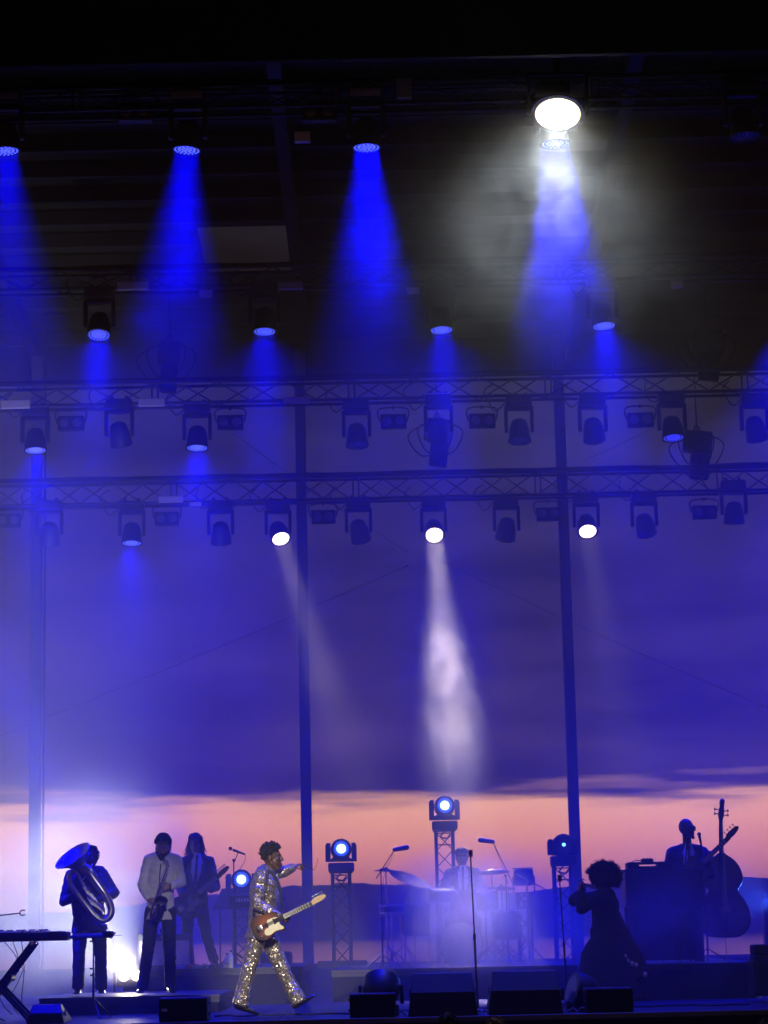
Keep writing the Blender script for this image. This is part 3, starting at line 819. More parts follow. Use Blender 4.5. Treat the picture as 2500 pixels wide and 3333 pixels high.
# ------------------------------------------------------------------ tuba player
YT = 27.9
tp = Fig('person', 'person in a dark suit hidden behind the large silver tuba', YT, dict(
    head=(297, 2789), shL=(229, 2850), shR=(331, 2838), elL=(207, 2936, -.06), wrL=(262, 2908, -.30), elR=(373, 2908, -.05), wrR=(312, 2934, -.30),
    hiL=(262, 3006), hiR=(320, 3004), knL=(257, 3111, -.03), anL=(254, 3212), toL=(246, 3236, -.24), knR=(328, 3110, -.03), anR=(329, 3210), toR=(331, 3234, -.24)),
    (-.25, -1, -.05), hs=1.0, floor=STAGE_Z+.20)
tp.body(SKIN_D, hands=[(tp.j['wrL'], (.8, -.1, .35), (.2, 1, 0), 1, 40), (tp.j['wrR'], (-.9, -.1, -.1), (0, 1, .1), -1, 45)])
tp.top('jacket', SUIT, .026, .10, w=1.08, belly=.03); tp.trousers(TROUS, .014, .012); tp.shoes()
tp.hair_cap(HAIRB, 300, (.006, .011), seed=3, ks=.96)
eyes(tp.j['head'], tp.face, tp.up, 1.0, tp.t, tp.org)

yt = 27.52
o_ = P(300, 2935, yt)
tu = thing('tuba', 'large silver tuba with a broad upturned bell reflecting blue light', 'tuba', o_, None)
bc = P(236, 2785, yt-.02)
axb = (P(205, 2737, yt)-P(236, 2785, yt)).normalized()*.90+V((0, -1, 0))*.40; axb.normalize()
MB3 = aim(-axb, (0, 1, 0)).to_4x4(); MB3.translation = bc
prof = [(.238, .0), (.232, -.010), (.205, -.030), (.165, -.058), (.125, -.095), (.095, -.140), (.078, -.185), (.070, -.22)]
inn = [(r_-.004, z_-.003) for r_, z_ in reversed(prof)]
q = MB().lathe(prof+inn, MB3, 48); 
bell = q.build('bell', BRASS, tu, o_)
rim = MB().lathe([(.238+.006*math.cos(a), .006*math.sin(a)) for a in [k*math.pi/4 for k in range(8)]], MB3, 48, True).build('bell_rim', BRASS, bell, (0,0,0)); rim.data.transform(Matrix.Translation(-o_))
th = bc-axb*.21
def PP(x_, y_, d=0): return P(x_, y_, yt+d)
MB().tube([th, PP(285, 2832, -.02), PP(312, 2868, -.03), PP(338, 2903, -.03), PP(355, 2935, -.01)], [.069, .062, .056, .050, .046], 16).build('bell_tube', BRASS, tu, o_)
MB().tube([PP(355, 2935, -.01), PP(362, 2958), PP(358, 2980), PP(342, 2995), PP(324, 2992), PP(306, 2978)], [.046, .045, .044, .043, .042, .040], 16).build('bottom_bow', BRASS, tu, o_)
MB().tube([PP(306, 2978), PP(280, 2945), PP(252, 2910), PP(232, 2880), PP(225, 2858), PP(231, 2842), PP(244, 2838), PP(256, 2850)], [.038, .035, .032, .030, .029, .028, .027, .026], 14).build('outer_branch', BRASS, tu, o_)
MB().tube([PP(256, 2850), PP(272, 2880), PP(300, 2920), PP(330, 2962), PP(338, 2974)], [.024, .022, .020, .018, .018], 12).build('inner_branch', BRASS, tu, o_)
for i in range(4):
    a = V((PP(270+9*i, 2888+7*i, -.09))); bq = V((PP(289+9*i, 2914+7*i, -.09)))
    vq = MB().cyl(a, bq, .017, n=14).build('valve', BRASS, tu, o_)
    up_ = (a-bq).normalized()
    MB().cyl(a, a+up_*.030, .005, n=8).ball(a+up_*.034, (.013, .013, .006), 10).build('valve_button', CHROME, vq, o_).location = (0, 0, 0)
    MB().tube([bq, PP(300+10*i, 2926+7*i, -.10), PP(306+10*i, 2938+6*i, -.10), PP(300+10*i, 2944+6*i, -.10), PP(284+9*i, 2920+7*i, -.11)], .009, 8).build('valve_slide', BRASS, tu, o_)
MB().tube([PP(262, 2872, -.05), PP(283, 2846, -.02), PP(296, 2826, .0), PP(300, 2812, .06)], [.011, .009, .007, .006], 8).build('lead_pipe', BRASS, tu, o_)
MB().lathe([(.014, 0), (.016, -.01), (.008, -.03), (.005, -.05)], Matrix.Translation(PP(300, 2810, .10)) @ Matrix.Rotation(R(80), 4, 'X'), 14).build('mouthpiece', CHROME, tu, o_)

# ------------------------------------------------------------------ saxophonist
YS = 27.7
sx = Fig('person', 'bearded saxophonist in a crumpled white shirt looking down', YS, dict(
    head=(531, 2759), shL=(484, 2798), shR=(576, 2799), elL=(463, 2882, .02), wrL=(484, 2928, -.16), elR=(590, 2872, -.02), wrR=(556, 2885, -.24),
    hiL=(496, 2966), hiR=(549, 2966), knL=(480, 3102, -.04), anL=(464, 3202, .04), toL=(452, 3222, -.17), knR=(552, 3102, -.04), anR=(554, 3200, 0), toR=(566, 3222, -.20)),
    (-.05, -1, -.22), hs=1.08, up=(0, -.2, 1), floor=STAGE_Z+.20)
sx.body(SKIN_M, hands=[(sx.j['wrL'], (.6, -.2, -.5), (.6, .6, .3), 1, 38), (sx.j['wrR'], (-.95, -.25, -.15), (0, 1, -.1), -1, 40)])
sx.top('shirt', SHIRTW, .018, .10, w=.93, flare=.012, wr=.010, sleeve=.97); sx.trousers(TROUS, .012, .010, w=.92); sx.shoes()
sx.hair_cap(HAIRB, 420, (.010, .017), seed=5, lift=.016, lo=.05)
f, u, r_ = frame(sx.face, sx.up); c = sx.j['head']; bd = MB(); rnd = random.Random(4)
for i in range(260):
    a = rnd.uniform(-1, 1); t_ = rnd.random()
    p = c+r_*(a*.074*(1-.35*t_))+f*(.108-.070*a*a+.012*rnd.random()+.012*t_)+u*(-.070-.115*t_+.035*a*a)
    bd.ball(p, rnd.uniform(.012, .020), 5)
bd.build('beard', HAIRB, sx.t, sx.org)
eyes(c, sx.face, sx.up, 1.0, sx.t, sx.org)
MB().tube([sx.j['wrR']+V((math.cos(a)*.006, math.cos(a)*.034, math.sin(a)*.032)) for a in [k*math.pi/6 for k in range(13)]], .008, 6).build('wristwatch', BLACK, sx.t, sx.org)

ys = 27.36
o_ = P(512, 2920, ys)
sa = thing('saxophone', 'tenor saxophone hanging in front of the white shirt', 'saxophone', o_)
def PS(x_, y_, d=0): return P(x_, y_, ys+d)
BRD = mat('dark_lacquered_brass', (0.20, 0.14, 0.075), 0.28, 1.0, var=0.3)
MB().tube([PS(533, 2803, .10), PS(538, 2800, .05), PS(545, 2806, .0), PS(546, 2818)], [.009, .011, .013, .014], 10).build('neck', BRD, sa, o_)
MB().cyl(PS(531, 2801, .13), PS(535, 2802, .08), .008, .011).build('mouthpiece', BLACK, sa, o_)
body = MB().tube([PS(546, 2816), PS(538, 2850), PS(524, 2890), PS(511, 2930), PS(500, 2962), PS(496, 2976), PS(499, 2986, -.03), PS(508, 2988, -.06), PS(516, 2980, -.09), PS(522, 2960, -.10), PS(524, 2946, -.11)],
        [.015, .019, .024, .030, .035, .037, .038, .040, .044, .050, .058], 16, False).build('body', BRD, sa, o_)
bax = V((.10, -.75, .65)).normalized(); Mb = aim(-bax, (0, 1, 0)).to_4x4(); Mb.translation = PS(525, 2932, -.13)
pr = [(.078, 0), (.070, -.012), (.060, -.035), (.056, -.075)]
MB().lathe(pr+[(r2-.003, z2) for r2, z2 in reversed(pr)], Mb, 28).build('bell', BRD, sa, o_)
rnd = random.Random(9)
for i in range(16):
    t_ = i/15; p = PS(546+(500-546)*t_**.9+rnd.uniform(-3, 3)+4, 2820+(2960-2820)*t_, -.035-.012*t_)
    MB().lathe([(0, .004), (.010+.007*t_, .003), (.011+.007*t_, -.003), (0, -.003)], Matrix.Translation(p) @ Matrix.Rotation(R(75), 4, 'X'), 12).build('key', CHROME, sa, o_)
for dx in (-1, 1): MB().tube([PS(542+dx*6, 2825, -.03), PS(525+dx*8, 2880, -.04), PS(508+dx*9, 2940, -.05)], .003, 6).build('key_rod', CHROME, sa, o_)
MB().tube([PS(524, 2812, .10), PS(521, 2840, .05), PS(520, 2880, .02), PS(522, 2905, -.02)], .007, 6).build('neck_strap', RUBBER, sa, o_)

# ------------------------------------------------------------------ electric guitars
def guitar(name, label, pb, pn, face, k=1.0, bodym=None, guardm=None, neckm=None, headm=None, style='t', cat='guitar'):
    """pb: middle of the body, pn: nut end; face: way the front looks"""
    pb = V(pb); pn = V(pn); x_ = (pn-pb).normalized(); f_ = V(face); f_ = (f_-x_*f_.dot(x_)).normalized(); z_ = x_.cross(-f_)
    M = Matrix((x_, -f_, z_)).transposed().to_4x4(); M.translation = pb        # local: x to the nut, -y front, z up the body
    L_ = (pn-pb).length
    t = thing(name, label, cat, pb)
    T = lambda mb: [setattr(mb, 'v', [tuple((M @ V(q))-pb) for q in mb.v]), mb][1]
    if style == 't': half = [(-.21, 0), (-.205, .06), (-.18, .11), (-.13, .15), (-.07, .160), (-.01, .140), (.05, .125), (.10, .130), (.155, .150), (.185, .125), (.175, .09), (.15, .06), (.14, .03)]
    else: half = [(-.21, 0), (-.205, .06), (-.18, .12), (-.12, .16), (-.05, .150), (.0, .125), (.06, .125), (.13, .150), (.21, .145), (.225, .115), (.19, .08), (.15, .05), (.14, .03)]
    low = [(a*k, -b*k) for a, b in half]
    if style == 't': upp = [(-.205, .06), (-.18, .11), (-.13, .15), (-.07, .155), (-.01, .135), (.06, .125), (.12, .120), (.15, .10), (.16, .07), (.155, .03)]
    else: upp = [(-.205, .06), (-.18, .12), (-.12, .16), (-.05, .150), (.0, .125), (.06, .125), (.13, .145), (.18, .13), (.185, .10), (.16, .06), (.14, .03)]
    poly = [(a*k, b*k) for a, b in reversed(upp)] + low
    b_ = T(MB().prism(smooth_outline(poly, 3), -.022*k, .022*k)).build('body', bodym, t, smooth=False)
    bev = b_.modifiers.new('edge', 'BEVEL'); bev.width = .006; bev.segments = 2; bev.limit_method = 'ANGLE'
    gp = [(.15*k, .03*k), (.02*k, .05*k), (.0, -.02*k), (-.06*k, -.05*k), (-.07*k, -.10*k), (-.02*k, -.125*k), (.05*k, -.11*k), (.11*k, -.115*k), (.155*k, -.125*k), (.165*k, -.10*k), (.14*k, -.05*k)]
    if guardm: T(MB().prism(smooth_outline(gp, 3), -.0275*k, -.0235*k)).build('pickguard', guardm, t, smooth=False)
    T(MB().bbox((-.15*k, -.034*k, -.04*k), (-.07*k, -.0285*k, .035*k), .002)).build('bridge', CHROME, t)
    for xx in (-.02, .08): T(MB().bbox((xx*k, -.034*k, -.036*k), ((xx+.022)*k, -.029*k, .036*k), .003)).build('pickup', BLACK, t)
    for i in range(2): T(MB().cyl((-.09*k-.03*k*i, -.028*k, -.085*k-.008*i), (-.09*k-.03*k*i, -.045*k, -.085*k-.008*i), .011*k, n=12)).build('control_knob', CHROME, t)
    T(MB().loft([((.12*k, -.012, 0), .028*k, .014), ((L_, -.012, 0), .021*k, .011)], 8, True, (0, 0, 1))).build('neck', neckm, t)
    fb = T(MB().bbox((.09*k, -.036*k, -.027*k), (L_, -.027*k, .027*k), .002)).build('fretboard', mat('rosewood', (.022, .013, .010), .5), t)
    n_ = 14
    for i in range(n_):
        xf = L_-(L_-.12*k)*(1-2**(-(i+1)/9.0))*1.18
        if xf < .12*k: break
        T(MB().box((xf-.004, -.0385*k, -.026*k), (xf+.004, -.0362*k, .026*k))).build('fret', mat('pale_fret', (.75, .73, .66), .3, .3), fb)
    hd = [(L_, .022*k), (L_+.02*k, .034*k), (L_+.06*k, .046*k), (L_+.16*k, .040*k), (L_+.19*k, .020*k), (L_+.175*k, -.006*k), (L_+.10*k, -.022*k), (L_+.05*k, -.020*k), (L_+.02*k, -.026*k), (L_, -.022*k)]
    h_ = T(MB().prism(smooth_outline(hd, 3), -.012, .006)).build('headstock', headm or neckm, t, smooth=False)
    npeg = 6 if k <= 1.1 else 4
    for i in range(npeg):
        xx = L_+(.035+.125*i/(npeg-1))*k
        T(MB().cyl((xx, -.004, .034*k), (xx, -.004, .066*k), .004, n=6).ball((xx, -.004, .074*k), (.011, .005, .010), 8)).build('tuning_peg', CHROME, h_)
    for i in range(6 if npeg == 6 else 4):
        zz = (-.018+.036*i/(npeg-1))*k
        T(MB().cyl((-.10*k, -.041*k, zz), (L_, -.040*k, zz*.8), .0012, n=4)).build('string', CHROME, t)
    return t
SUNB = mat('sunburst_body', (0.30, 0.075, 0.018), 0.25, 0, var=0.25, scale=4, coat=.6)
# sunburst: dark rim by distance from the body's middle
_t = SUNB.node_tree; _b = _t.nodes['Principled BSDF']; _tc = _t.nodes.new('ShaderNodeTexCoord'); _ln = _t.nodes.new('ShaderNodeVectorMath'); _ln.operation = 'LENGTH'
_t.links.new(_tc.outputs['Object'], _ln.inputs[0]); _rp = _t.nodes.new('ShaderNodeValToRGB'); _t.links.new(_ln.outputs['Value'], _rp.inputs[0])
_rp.color_ramp.elements[0].position = .06; _rp.color_ramp.elements[0].color = (.24, .06, .014, 1)
_rp.color_ramp.elements[1].position = .165; _rp.color_ramp.elements[1].color = (.018, .007, .005, 1)
_e = _rp.color_ramp.elements.new(.12); _e.color = (.10, .022, .008, 1)
_t.links.new(_rp.outputs[0], _b.inputs['Base Color'])
CREAM = mat('cream_pickguard', (0.72, 0.66, 0.44), 0.4)
MAPLE = mat('maple_neck', (0.46, 0.30, 0.14), 0.4, 0, coat=.3)
DARKB = mat('dark_guitar_body', (0.020, 0.014, 0.018), 0.25, 0, coat=.5)
DKN = mat('dark_neck', (0.03, 0.02, 0.018), 0.45)

# ------------------------------------------------------------------ guitarist at the back
YG = 30.7
gt = Fig('person', 'long haired guitarist in a dark suit and tie standing on the taller riser', YG, dict(
    head=(636, 2743), shL=(604, 2803), shR=(683, 2804), elL=(583, 2882, -.04), wrL=(592, 2914, -.24), elR=(705, 2886, -.04), wrR=(684, 2897, -.24),
    hiL=(611, 2955), hiR=(657, 2955), knL=(610, 3052, -.05), anL=(605, 3130, .02), toL=(598, 3146, -.2), knR=(673, 3050, -.05), anR=(697, 3130, .02), toR=(704, 3146, -.2)),
    (-.10, -1, -.05), hs=.98, floor=STAGE_Z+.46)
gt.body(mat('tan_skin', (.20, .11, .08), .55), hands=[(gt.j['wrL'], (.7, -.2, -.45), (.2, 1, 0), 1, 30), (gt.j['wrR'], (-.7, -.2, .55), (-.2, .8, .2), -1, 45)])
gt.top('jacket', SUIT, .020, .10, w=.94, flare=.02); gt.trousers(TROUS, .008, .010, w=.92); gt.shoes(); gt.suit_front()
f, u, r_ = frame(gt.face, gt.up); c = gt.j['head']; hb = MB(); rnd = random.Random(11)
hb.ball(c+(f*-.022+u*.035), (.088, .100, .104), 18, Matrix((r_, f, u)).transposed())
for i in range(90):
    a = rnd.uniform(-1, 1)*2.35; ca, sa_ = math.cos(a), math.sin(a)
    p0 = c+f*(-.02-.085*ca*.9)+r_*(sa_*.080)+u*rnd.uniform(.03, .10)
    if ca < -.55: continue
    ln = rnd.uniform(.11, .21); sw = rnd.uniform(-.02, .055)
    p1 = c+f*(-.02-.098*ca)+r_*(sa_*(.094+sw*.3))+u*(.02-ln*.35); p2 = c+f*(-.02-.090*ca)+r_*(sa_*(.098+sw))+u*(-.005-ln*.85)
    hb.tube([p0, p1, p2, p2+r_*sa_*(.5*abs(sw)+.008)-u*.012], [.013, .010, .005, .0015], 5)
for i in range(12):   # fringe over the brow
    a = -1+2*i/11; hb.tube([c+f*.045+r_*a*.05+u*.115, c+f*.088+r_*a*.068+u*.075, c+f*.084+r_*a*.080+u*.028], [.014, .012, .003], 5)
hb.build('hair', mat('dark_brown_hair', (.016, .012, .010), .55), gt.t, gt.org); eyes(c, gt.face, gt.up, .98, gt.t, gt.org)
gg = guitar('electric_guitar', 'dark electric guitar held by the long haired guitarist', P(612, 2938, YG-.33), P(712, 2853, YG-.40), (0, -1, .1), .98, DARKB, mat('pearl_pickguard', (.12, .11, .14), .3), DKN, DKN, 's')
MB().tube([P(655, 2912, YG-.30), P(668, 2830, YG-.18), P(655, 2796, YG-.05)], .014, 6).build('strap', RUBBER, gg, gg.location)

# ------------------------------------------------------------------ singer in the sequinned suit
def sequin_mat():
    m_ = bpy.data.materials.new('gold_sequins'); m_.use_nodes = True; t = m_.node_tree; b = t.nodes['Principled BSDF']
    tc_ = t.nodes.new('ShaderNodeTexCoord'); vo = t.nodes.new('ShaderNodeTexVoronoi'); vo.inputs['Scale'].default_value = 105
    t.links.new(tc_.outputs['Object'], vo.inputs['Vector'])
    sb = t.nodes.new('ShaderNodeVectorMath'); sb.operation = 'SUBTRACT'; t.links.new(vo.outputs['Color'], sb.inputs[0]); sb.inputs[1].default_value = (.5, .5, .5)
    sc_ = t.nodes.new('ShaderNodeVectorMath'); sc_.operation = 'SCALE'; t.links.new(sb.outputs[0], sc_.inputs[0]); sc_.inputs['Scale'].default_value = 1.15
    ge = t.nodes.new('ShaderNodeNewGeometry'); ad_ = t.nodes.new('ShaderNodeVectorMath'); t.links.new(ge.outputs['Normal'], ad_.inputs[0]); t.links.new(sc_.outputs[0], ad_.inputs[1])
    nm = t.nodes.new('ShaderNodeVectorMath'); nm.operation = 'NORMALIZE'; t.links.new(ad_.outputs[0], nm.inputs[0]); t.links.new(nm.outputs[0], b.inputs['Normal'])
    rp = t.nodes.new('ShaderNodeValToRGB'); t.links.new(vo.outputs['Distance'], rp.inputs[0])
    rp.color_ramp.elements[0].position = .35; rp.color_ramp.elements[0].color = (.62, .54, .42, 1); rp.color_ramp.elements[1].position = .62; rp.color_ramp.elements[1].color = (.20, .175, .14, 1)
    t.links.new(rp.outputs[0], b.inputs['Base Color'])
    b.inputs['Metallic'].default_value = .75; b.inputs['Roughness'].default_value = .30
    return m_
SEQ = sequin_mat()
YF = 25.0
fm = Fig('person', 'striding singer in a glittering sequinned suit, arm stretched forward, mouth open', YF, dict(
    head=(886, 2790, .0), shL=(880, 2846, .18), shR=(850, 2846, -.18), elR=(838, 2945, -.25), wrR=(908, 2982, -.33), elL=(926, 2836, .24), wrL=(952, 2824, .22),
    hiL=(861, 3022, .085), hiR=(846, 3022, -.085), knR=(810, 3152, -.10), anR=(783, 3270, -.09), toR=(846, 3298, -.12), knL=(924, 3166, .10), anL=(974, 3262, .10), toL=(1040, 3226, .10)),
    (1, -.12, .02), hs=1.02, fwd=(1, 0, 0))
fm.right = V((0, -1, 0))
fm.body(SKIN_D, hands=[(fm.j['wrR'], (.9, -.05, -.35), (-.3, .9, -.2), 1, 55), (fm.j['wrL'], (.9, 0, .35), (.3, .2, -.9), -1, 60)], mouth=.034)
fm.top('jacket', SEQ, .026, .12, w=.95, flare=.035, wr=.009, dpt=1.15, sl=.020); fm.trousers(SEQ, .020, .022, wr=.007, w=.95)
for k, tu_ in (('R', (0, 0, 1)), ('L', (-.5, 0, .85))):
    shoe(fm.t, fm.org, fm.j['an'+k]+V((0, 0, -.045 if k == 'R' else -.03)), fm.j['to'+k]+V((0, 0, -.01)), tu_)
fm.patch('shirt_collar', SHIRTW, [(.90, -.075, .075), (1.0, -.070, .070)], .030, .02)
fm.hair_cap(HAIRB, 320, (.010, .018), seed=8, lift=.012)
f, u, r_ = frame(fm.face, fm.up); c = fm.j['head']; rnd = random.Random(3); hb = MB()
for i in range(85):
    d = V((rnd.gauss(0, .6), rnd.gauss(-.1, .6), abs(rnd.gauss(.7, .35)))).normalized()
    p = c+(r_*d.x*.085+f*(d.y*.10-.014)+u*(d.z*.112+.03)); dd = r_*d.x+f*d.y+u*d.z
    e_ = (dd+V((rnd.uniform(-.5, .5), rnd.uniform(-.5, .5), rnd.uniform(-.2, .4)))).normalized()
    hb.tube([p, p+dd*.020+e_*.008, p+dd*.024+e_*.018], [.009, .008, .003], 5)
hb.build('twisted_hair', HAIRB, fm.t, fm.org)
eyes(c, fm.face, fm.up, 1.02, fm.t, fm.org)
MB().ball(c+f*.088-u*.084, (.022, .016, .022), 10).build('open_mouth', mat('dark_mouth', (.02, .006, .006), .6), fm.t, fm.org)
sg = guitar('electric_guitar', 'sunburst electric guitar with cream pickguard slung on the sparkling singer', P(872, 3010, YF-.36), P(1016, 2940, YF-.42), (0, -1, .05), .88, SUNB, CREAM, MAPLE, MAPLE, 't')
MB().tube([P(905, 2975, YF-.34), P(918, 2930, YF-.22), P(900, 2860, YF-.12), P(868, 2836, YF-.10), P(836, 2880, YF-.05), P(826, 2980, YF-.18)], .016, 6).build('strap', RUBBER, sg, sg.location)
wq = P(984, 2818, YF+.22)
ws = thing('baton', 'thin dark stick with a curled wire held up by the sparkling singer', 'stick', wq)
MB().cyl(P(976, 2812, YF+.20), P(1018, 2829, YF+.20), .006, .004, 8).build('stick', BLACK, ws, wq)
MB().tube([P(1018, 2829, YF+.20), P(1022, 2832, YF+.20), P(1028, 2820, YF+.2), P(1033, 2806, YF+.2), P(1034, 2792, YF+.2)], .0025, 6).build('wire', BLACK, ws, wq)

# ------------------------------------------------------------------ drummer
YD = 32.0
dr = Fig('person', 'drummer in a flat cap, suit and tie seated behind the drum kit in the smoke', YD, dict(
    head=(1503, 2788), shL=(1463, 2842), shR=(1549, 2840), elL=(1445, 2892, -.08), wrL=(1474, 2902, -.33), elR=(1570, 2892, -.08), wrR=(1520, 2906, -.35),
    hiL=(1483, 2985), hiR=(1530, 2985), knL=(1462, 3000, -.42), anL=(1466, 3095, -.46), toL=(1460, 3112, -.64), knR=(1552, 3000, -.42), anR=(1548, 3095, -.46), toR=(1554, 3112, -.64)),
    (-.12, -1, -.12), hs=1.0, floor=STAGE_Z+.40)
dr.body(SKIN_D, hands=[(dr.j['wrL'], (.6, -.6, -.3), (0, .2, -1), -1, 55), (dr.j['wrR'], (-.5, -.6, -.3), (0, .2, -1), 1, 55)])
dr.top('jacket', SUIT, .020, .08); dr.trousers(TROUS, .010); dr.shoes(); dr.suit_front()
f, u, r_ = frame(dr.face, dr.up); c = dr.j['head']; M3 = Matrix((r_, f, u)).transposed()
cp = MB().ball(c+u*.055-f*.005, (.100, .125, .072), 18, M3).ball(c+u*.098+f*.03, (.070, .080, .035), 14, M3)
cp.loft([(c+f*.085+u*.052, .062, .012), (c+f*.135+u*.040, .052, .008), (c+f*.158+u*.034, .030, .004)], 12, True, r_)
put('flat_cap', bake(cp, 'flat_cap', mat('tweed_cap', (.05, .045, .05), .9), .009, 3), dr.t, dr.org); eyes(c, dr.face, dr.up, 1, dr.t, dr.org)
for a, b in (((1470, 2884, -.5), (1492, 2908, -.62)), ((1502, 2884, -.5), (1484, 2908, -.66))):
    p0 = P(a[0], a[1], YD+a[2]); p1 = P(b[0], b[1], YD+b[2])
    s_ = thing('drumstick', 'pale drumstick on the left, held by the drummer' if a[0] < 1480 else 'pale drumstick on the right, held by the drummer', 'drumstick', p0, 'drumsticks')
    MB().cyl(p0, p1, .007, .005, 8).build('shaft', mat('hickory', (.6, .5, .36), .4), s_, p0); MB().ball(p1, .008, 8).build('tip', mat('hickory', (.6, .5, .36), .4), s_, p0)

# ------------------------------------------------------------------ woman in the long dress
YW = 28.0
gz = STAGE_Z
wo_ = Fig('person', 'person with big curly hair in a long dark dress, both hands raised to the mouth', YW, dict(
    head=(1956, 2862, -.02), shL=(1958, 2912, -.16), shR=(1982, 2912, .16), elL=(1894, 2958, -.22), wrL=(1884, 2900, -.16), elR=(1868, 2932, .10), wrR=(1902, 2886, .02),
    hiL=(1962, 3040, -.08), hiR=(1980, 3040, .08)), (-1, -.15, .02), hs=.97, fwd=(-1, 0, 0), feet=(P(1966, 3240, YW).x, YW, gz))
wo_.right = V((0, 1, 0))
wo_.j.update(knL=wo_.org+V((-.03, -.09, .48)), knR=wo_.org+V((.02, .09, .48)), anL=wo_.org+V((0, -.09, .08)), anR=wo_.org+V((.05, .09, .08)), toL=wo_.org+V((-.16, -.09, .03)), toR=wo_.org+V((-.1, .09, .03)))
wo_.body(SKIN_M, hands=[(wo_.j['wrL'], (.10, .1, 1), (.8, .4, 0), 1, 55, .92), (wo_.j['wrR'], (-.5, -.2, .75), (.5, -.6, .3), -1, 55, .92)])
J = wo_.j; dm = MB(); oz = wo_.org
dm.loft(wo_.torso_secs(.035, .95, 1.15), 16, True, wo_.right)
for k in 'LR':
    dm.cap(wo_.shc+V((0,0,.05)), J['sh'+k], .075, .075, 12); dm.cap(J['sh'+k], J['el'+k], .080, .078, 12); dm.cap(J['el'+k], J['el'+k]+(J['wr'+k]-J['el'+k])*.75, .072, .056, 12)
hc = wo_.hipc
dm.loft([(hc+V((.0, 0, .30)), .15, .14), (hc+V((.0, 0, .16)), .165, .165), (hc+V((.02, 0, -.05)), .20, .21), (oz+V((.02, 0, .55)), .26, .28), (oz+V((.03, 0, .25)), .31, .35), (oz+V((.04, 0, .02)), .35, .41)], 24, True, (0, 1, 0))
put('dress', bake(dm, 'dress', DRESS, .013, 4, .012, 6), wo_.t, wo_.org)
tr = MB()
tr.loft([(P(2000, 2960, YW-.05), .05, .02), (P(2020, 3030, YW-.05), .10, .02), (P(2040, 3085, YW-.06), .14, .02), (P(2060, 3130, YW-.05), .16, .02), (P(2085, 3175, YW-.04), .13, .015)], 12, True, (.6, 0, .45))
put('sash', bake(tr, 'sash', mat('plum_sash', (.07, .025, .04), .8), .012, 3, .008), wo_.t, wo_.org)
for px, py, rr in ((2034, 3113, .026), (2044, 3127, .022), (2057, 3136, .026), (2071, 3141, .024), (2100, 3172, .028)):
    MB().ball(P(px, py, YW-.13), (rr, rr*.8, rr*1.2), 10).build('pale_bead', mat('pale_bead', (.7, .6, .6), .5), wo_.t, wo_.org)
f, u, r_ = frame(wo_.face, wo_.up); c = wo_.j['head']; hb = MB(); rnd = random.Random(21)
ctr = P(1966, 2852, YW)
hb.ball(ctr, (.185, .172, .150), 18)
for i in range(2600):
    d = V((rnd.gauss(0, 1), rnd.gauss(0, 1), rnd.gauss(.1, 1))).normalized()
    if d.z < -.75 or (d.x < -.55 and abs(d.y) < .5 and d.z < .2): continue
    p = ctr+V((d.x*.205, d.y*.190, d.z*.172)); s_ = rnd.uniform(.006, .016)
    e_ = V((rnd.uniform(-1, 1), rnd.uniform(-1, 1), rnd.uniform(-1, 1))).normalized()
    w1 = d.cross(e_).normalized(); w2 = d.cross(w1); ln = rnd.uniform(.02, .05) if i % 4 else rnd.uniform(.04, .085); cr = rnd.uniform(.006, .013); ph = rnd.uniform(0, 6)
    hb.tube([p-d*.03+d*ln*k_/6+w1*cr*math.cos(ph+k_*1.5)+w2*cr*math.sin(ph+k_*1.5) for k_ in range(7)], [s_*.55]*4+[s_*.42, s_*.3, s_*.12], 3)
hb.build('curly_hair', HAIRB, wo_.t, wo_.org)
eyes(c, wo_.face, wo_.up, .97, wo_.t, wo_.org)
hq = P(1914, 2884, YW-.02)
hn = thing('microphone', 'small pale handheld instrument in the raised hands of the curly haired person', 'instrument', hq)
MB().cyl(P(1888, 2872, YW-.08), P(1932, 2890, YW-.02), .012, .016, 12).build('barrel', BRASS, hn, hq)
MB().ball(P(1886, 2871, YW-.085), .024, 12).build('grille', CHROME, hn, hq)

# ------------------------------------------------------------------ bass player
YB = 29.7
rz_ = STAGE_Z+.42
bp_ = Fig('person', 'bald bassist in dark glasses, suit and tie standing behind the organ', YB, dict(
    head=(2236, 2697), shL=(2186, 2774), shR=(2290, 2771), elL=(2166, 2856, -.02), wrL=(2200, 2868, -.27), elR=(2316, 2848, -.06), wrR=(2304, 2800, -.27),
    hiL=(2208, 2935), hiR=(2266, 2935)), (.80, -.60, .10), hs=1.02, feet=(P(2237, 3120, YB).x, YB, rz_))
bp_.j.update(knL=bp_.org+V((-.12, -.02, .48)), knR=bp_.org+V((.12, -.02, .48)), anL=bp_.org+V((-.13, .02, .08)), anR=bp_.org+V((.13, .02, .08)), toL=bp_.org+V((-.15, -.2, .03)), toR=bp_.org+V((.16, -.2, .03)))
bp_.body(SKIN_D, hands=[(bp_.j['wrL'], (.9, -.1, -.1), (0, 1, .2), 1, 40), (bp_.j['wrR'], (.25, -.1, .8), (-.2, .8, .3), -1, 50)])
bp_.top('jacket', SUIT, .022, .10, w=1.02); bp_.trousers(TROUS); bp_.shoes(); bp_.suit_front(v=.40)
f, u, r_ = frame(bp_.face, bp_.up); c = bp_.j['head']
gl = MB()
for a in (-1, 1): gl.ball(c+f*.094+r_*a*.033+u*.004, (.027, .012, .021), 12, Matrix((r_, f, u)).transposed()); gl.cap(c+f*.088+r_*a*.055+u*.010, c+f*.0+r_*a*.080+u*.005, .004, .004, 6)
gl.cap(c+f*.10-r_*.012+u*.008, c+f*.10+r_*.012+u*.008, .004, .004, 6)
put('glasses', bake(gl, 'glasses', mat('dark_glasses', (.012, .012, .014), .1), .004, 1), bp_.t, bp_.org)
bd = MB(); rnd = random.Random(2)
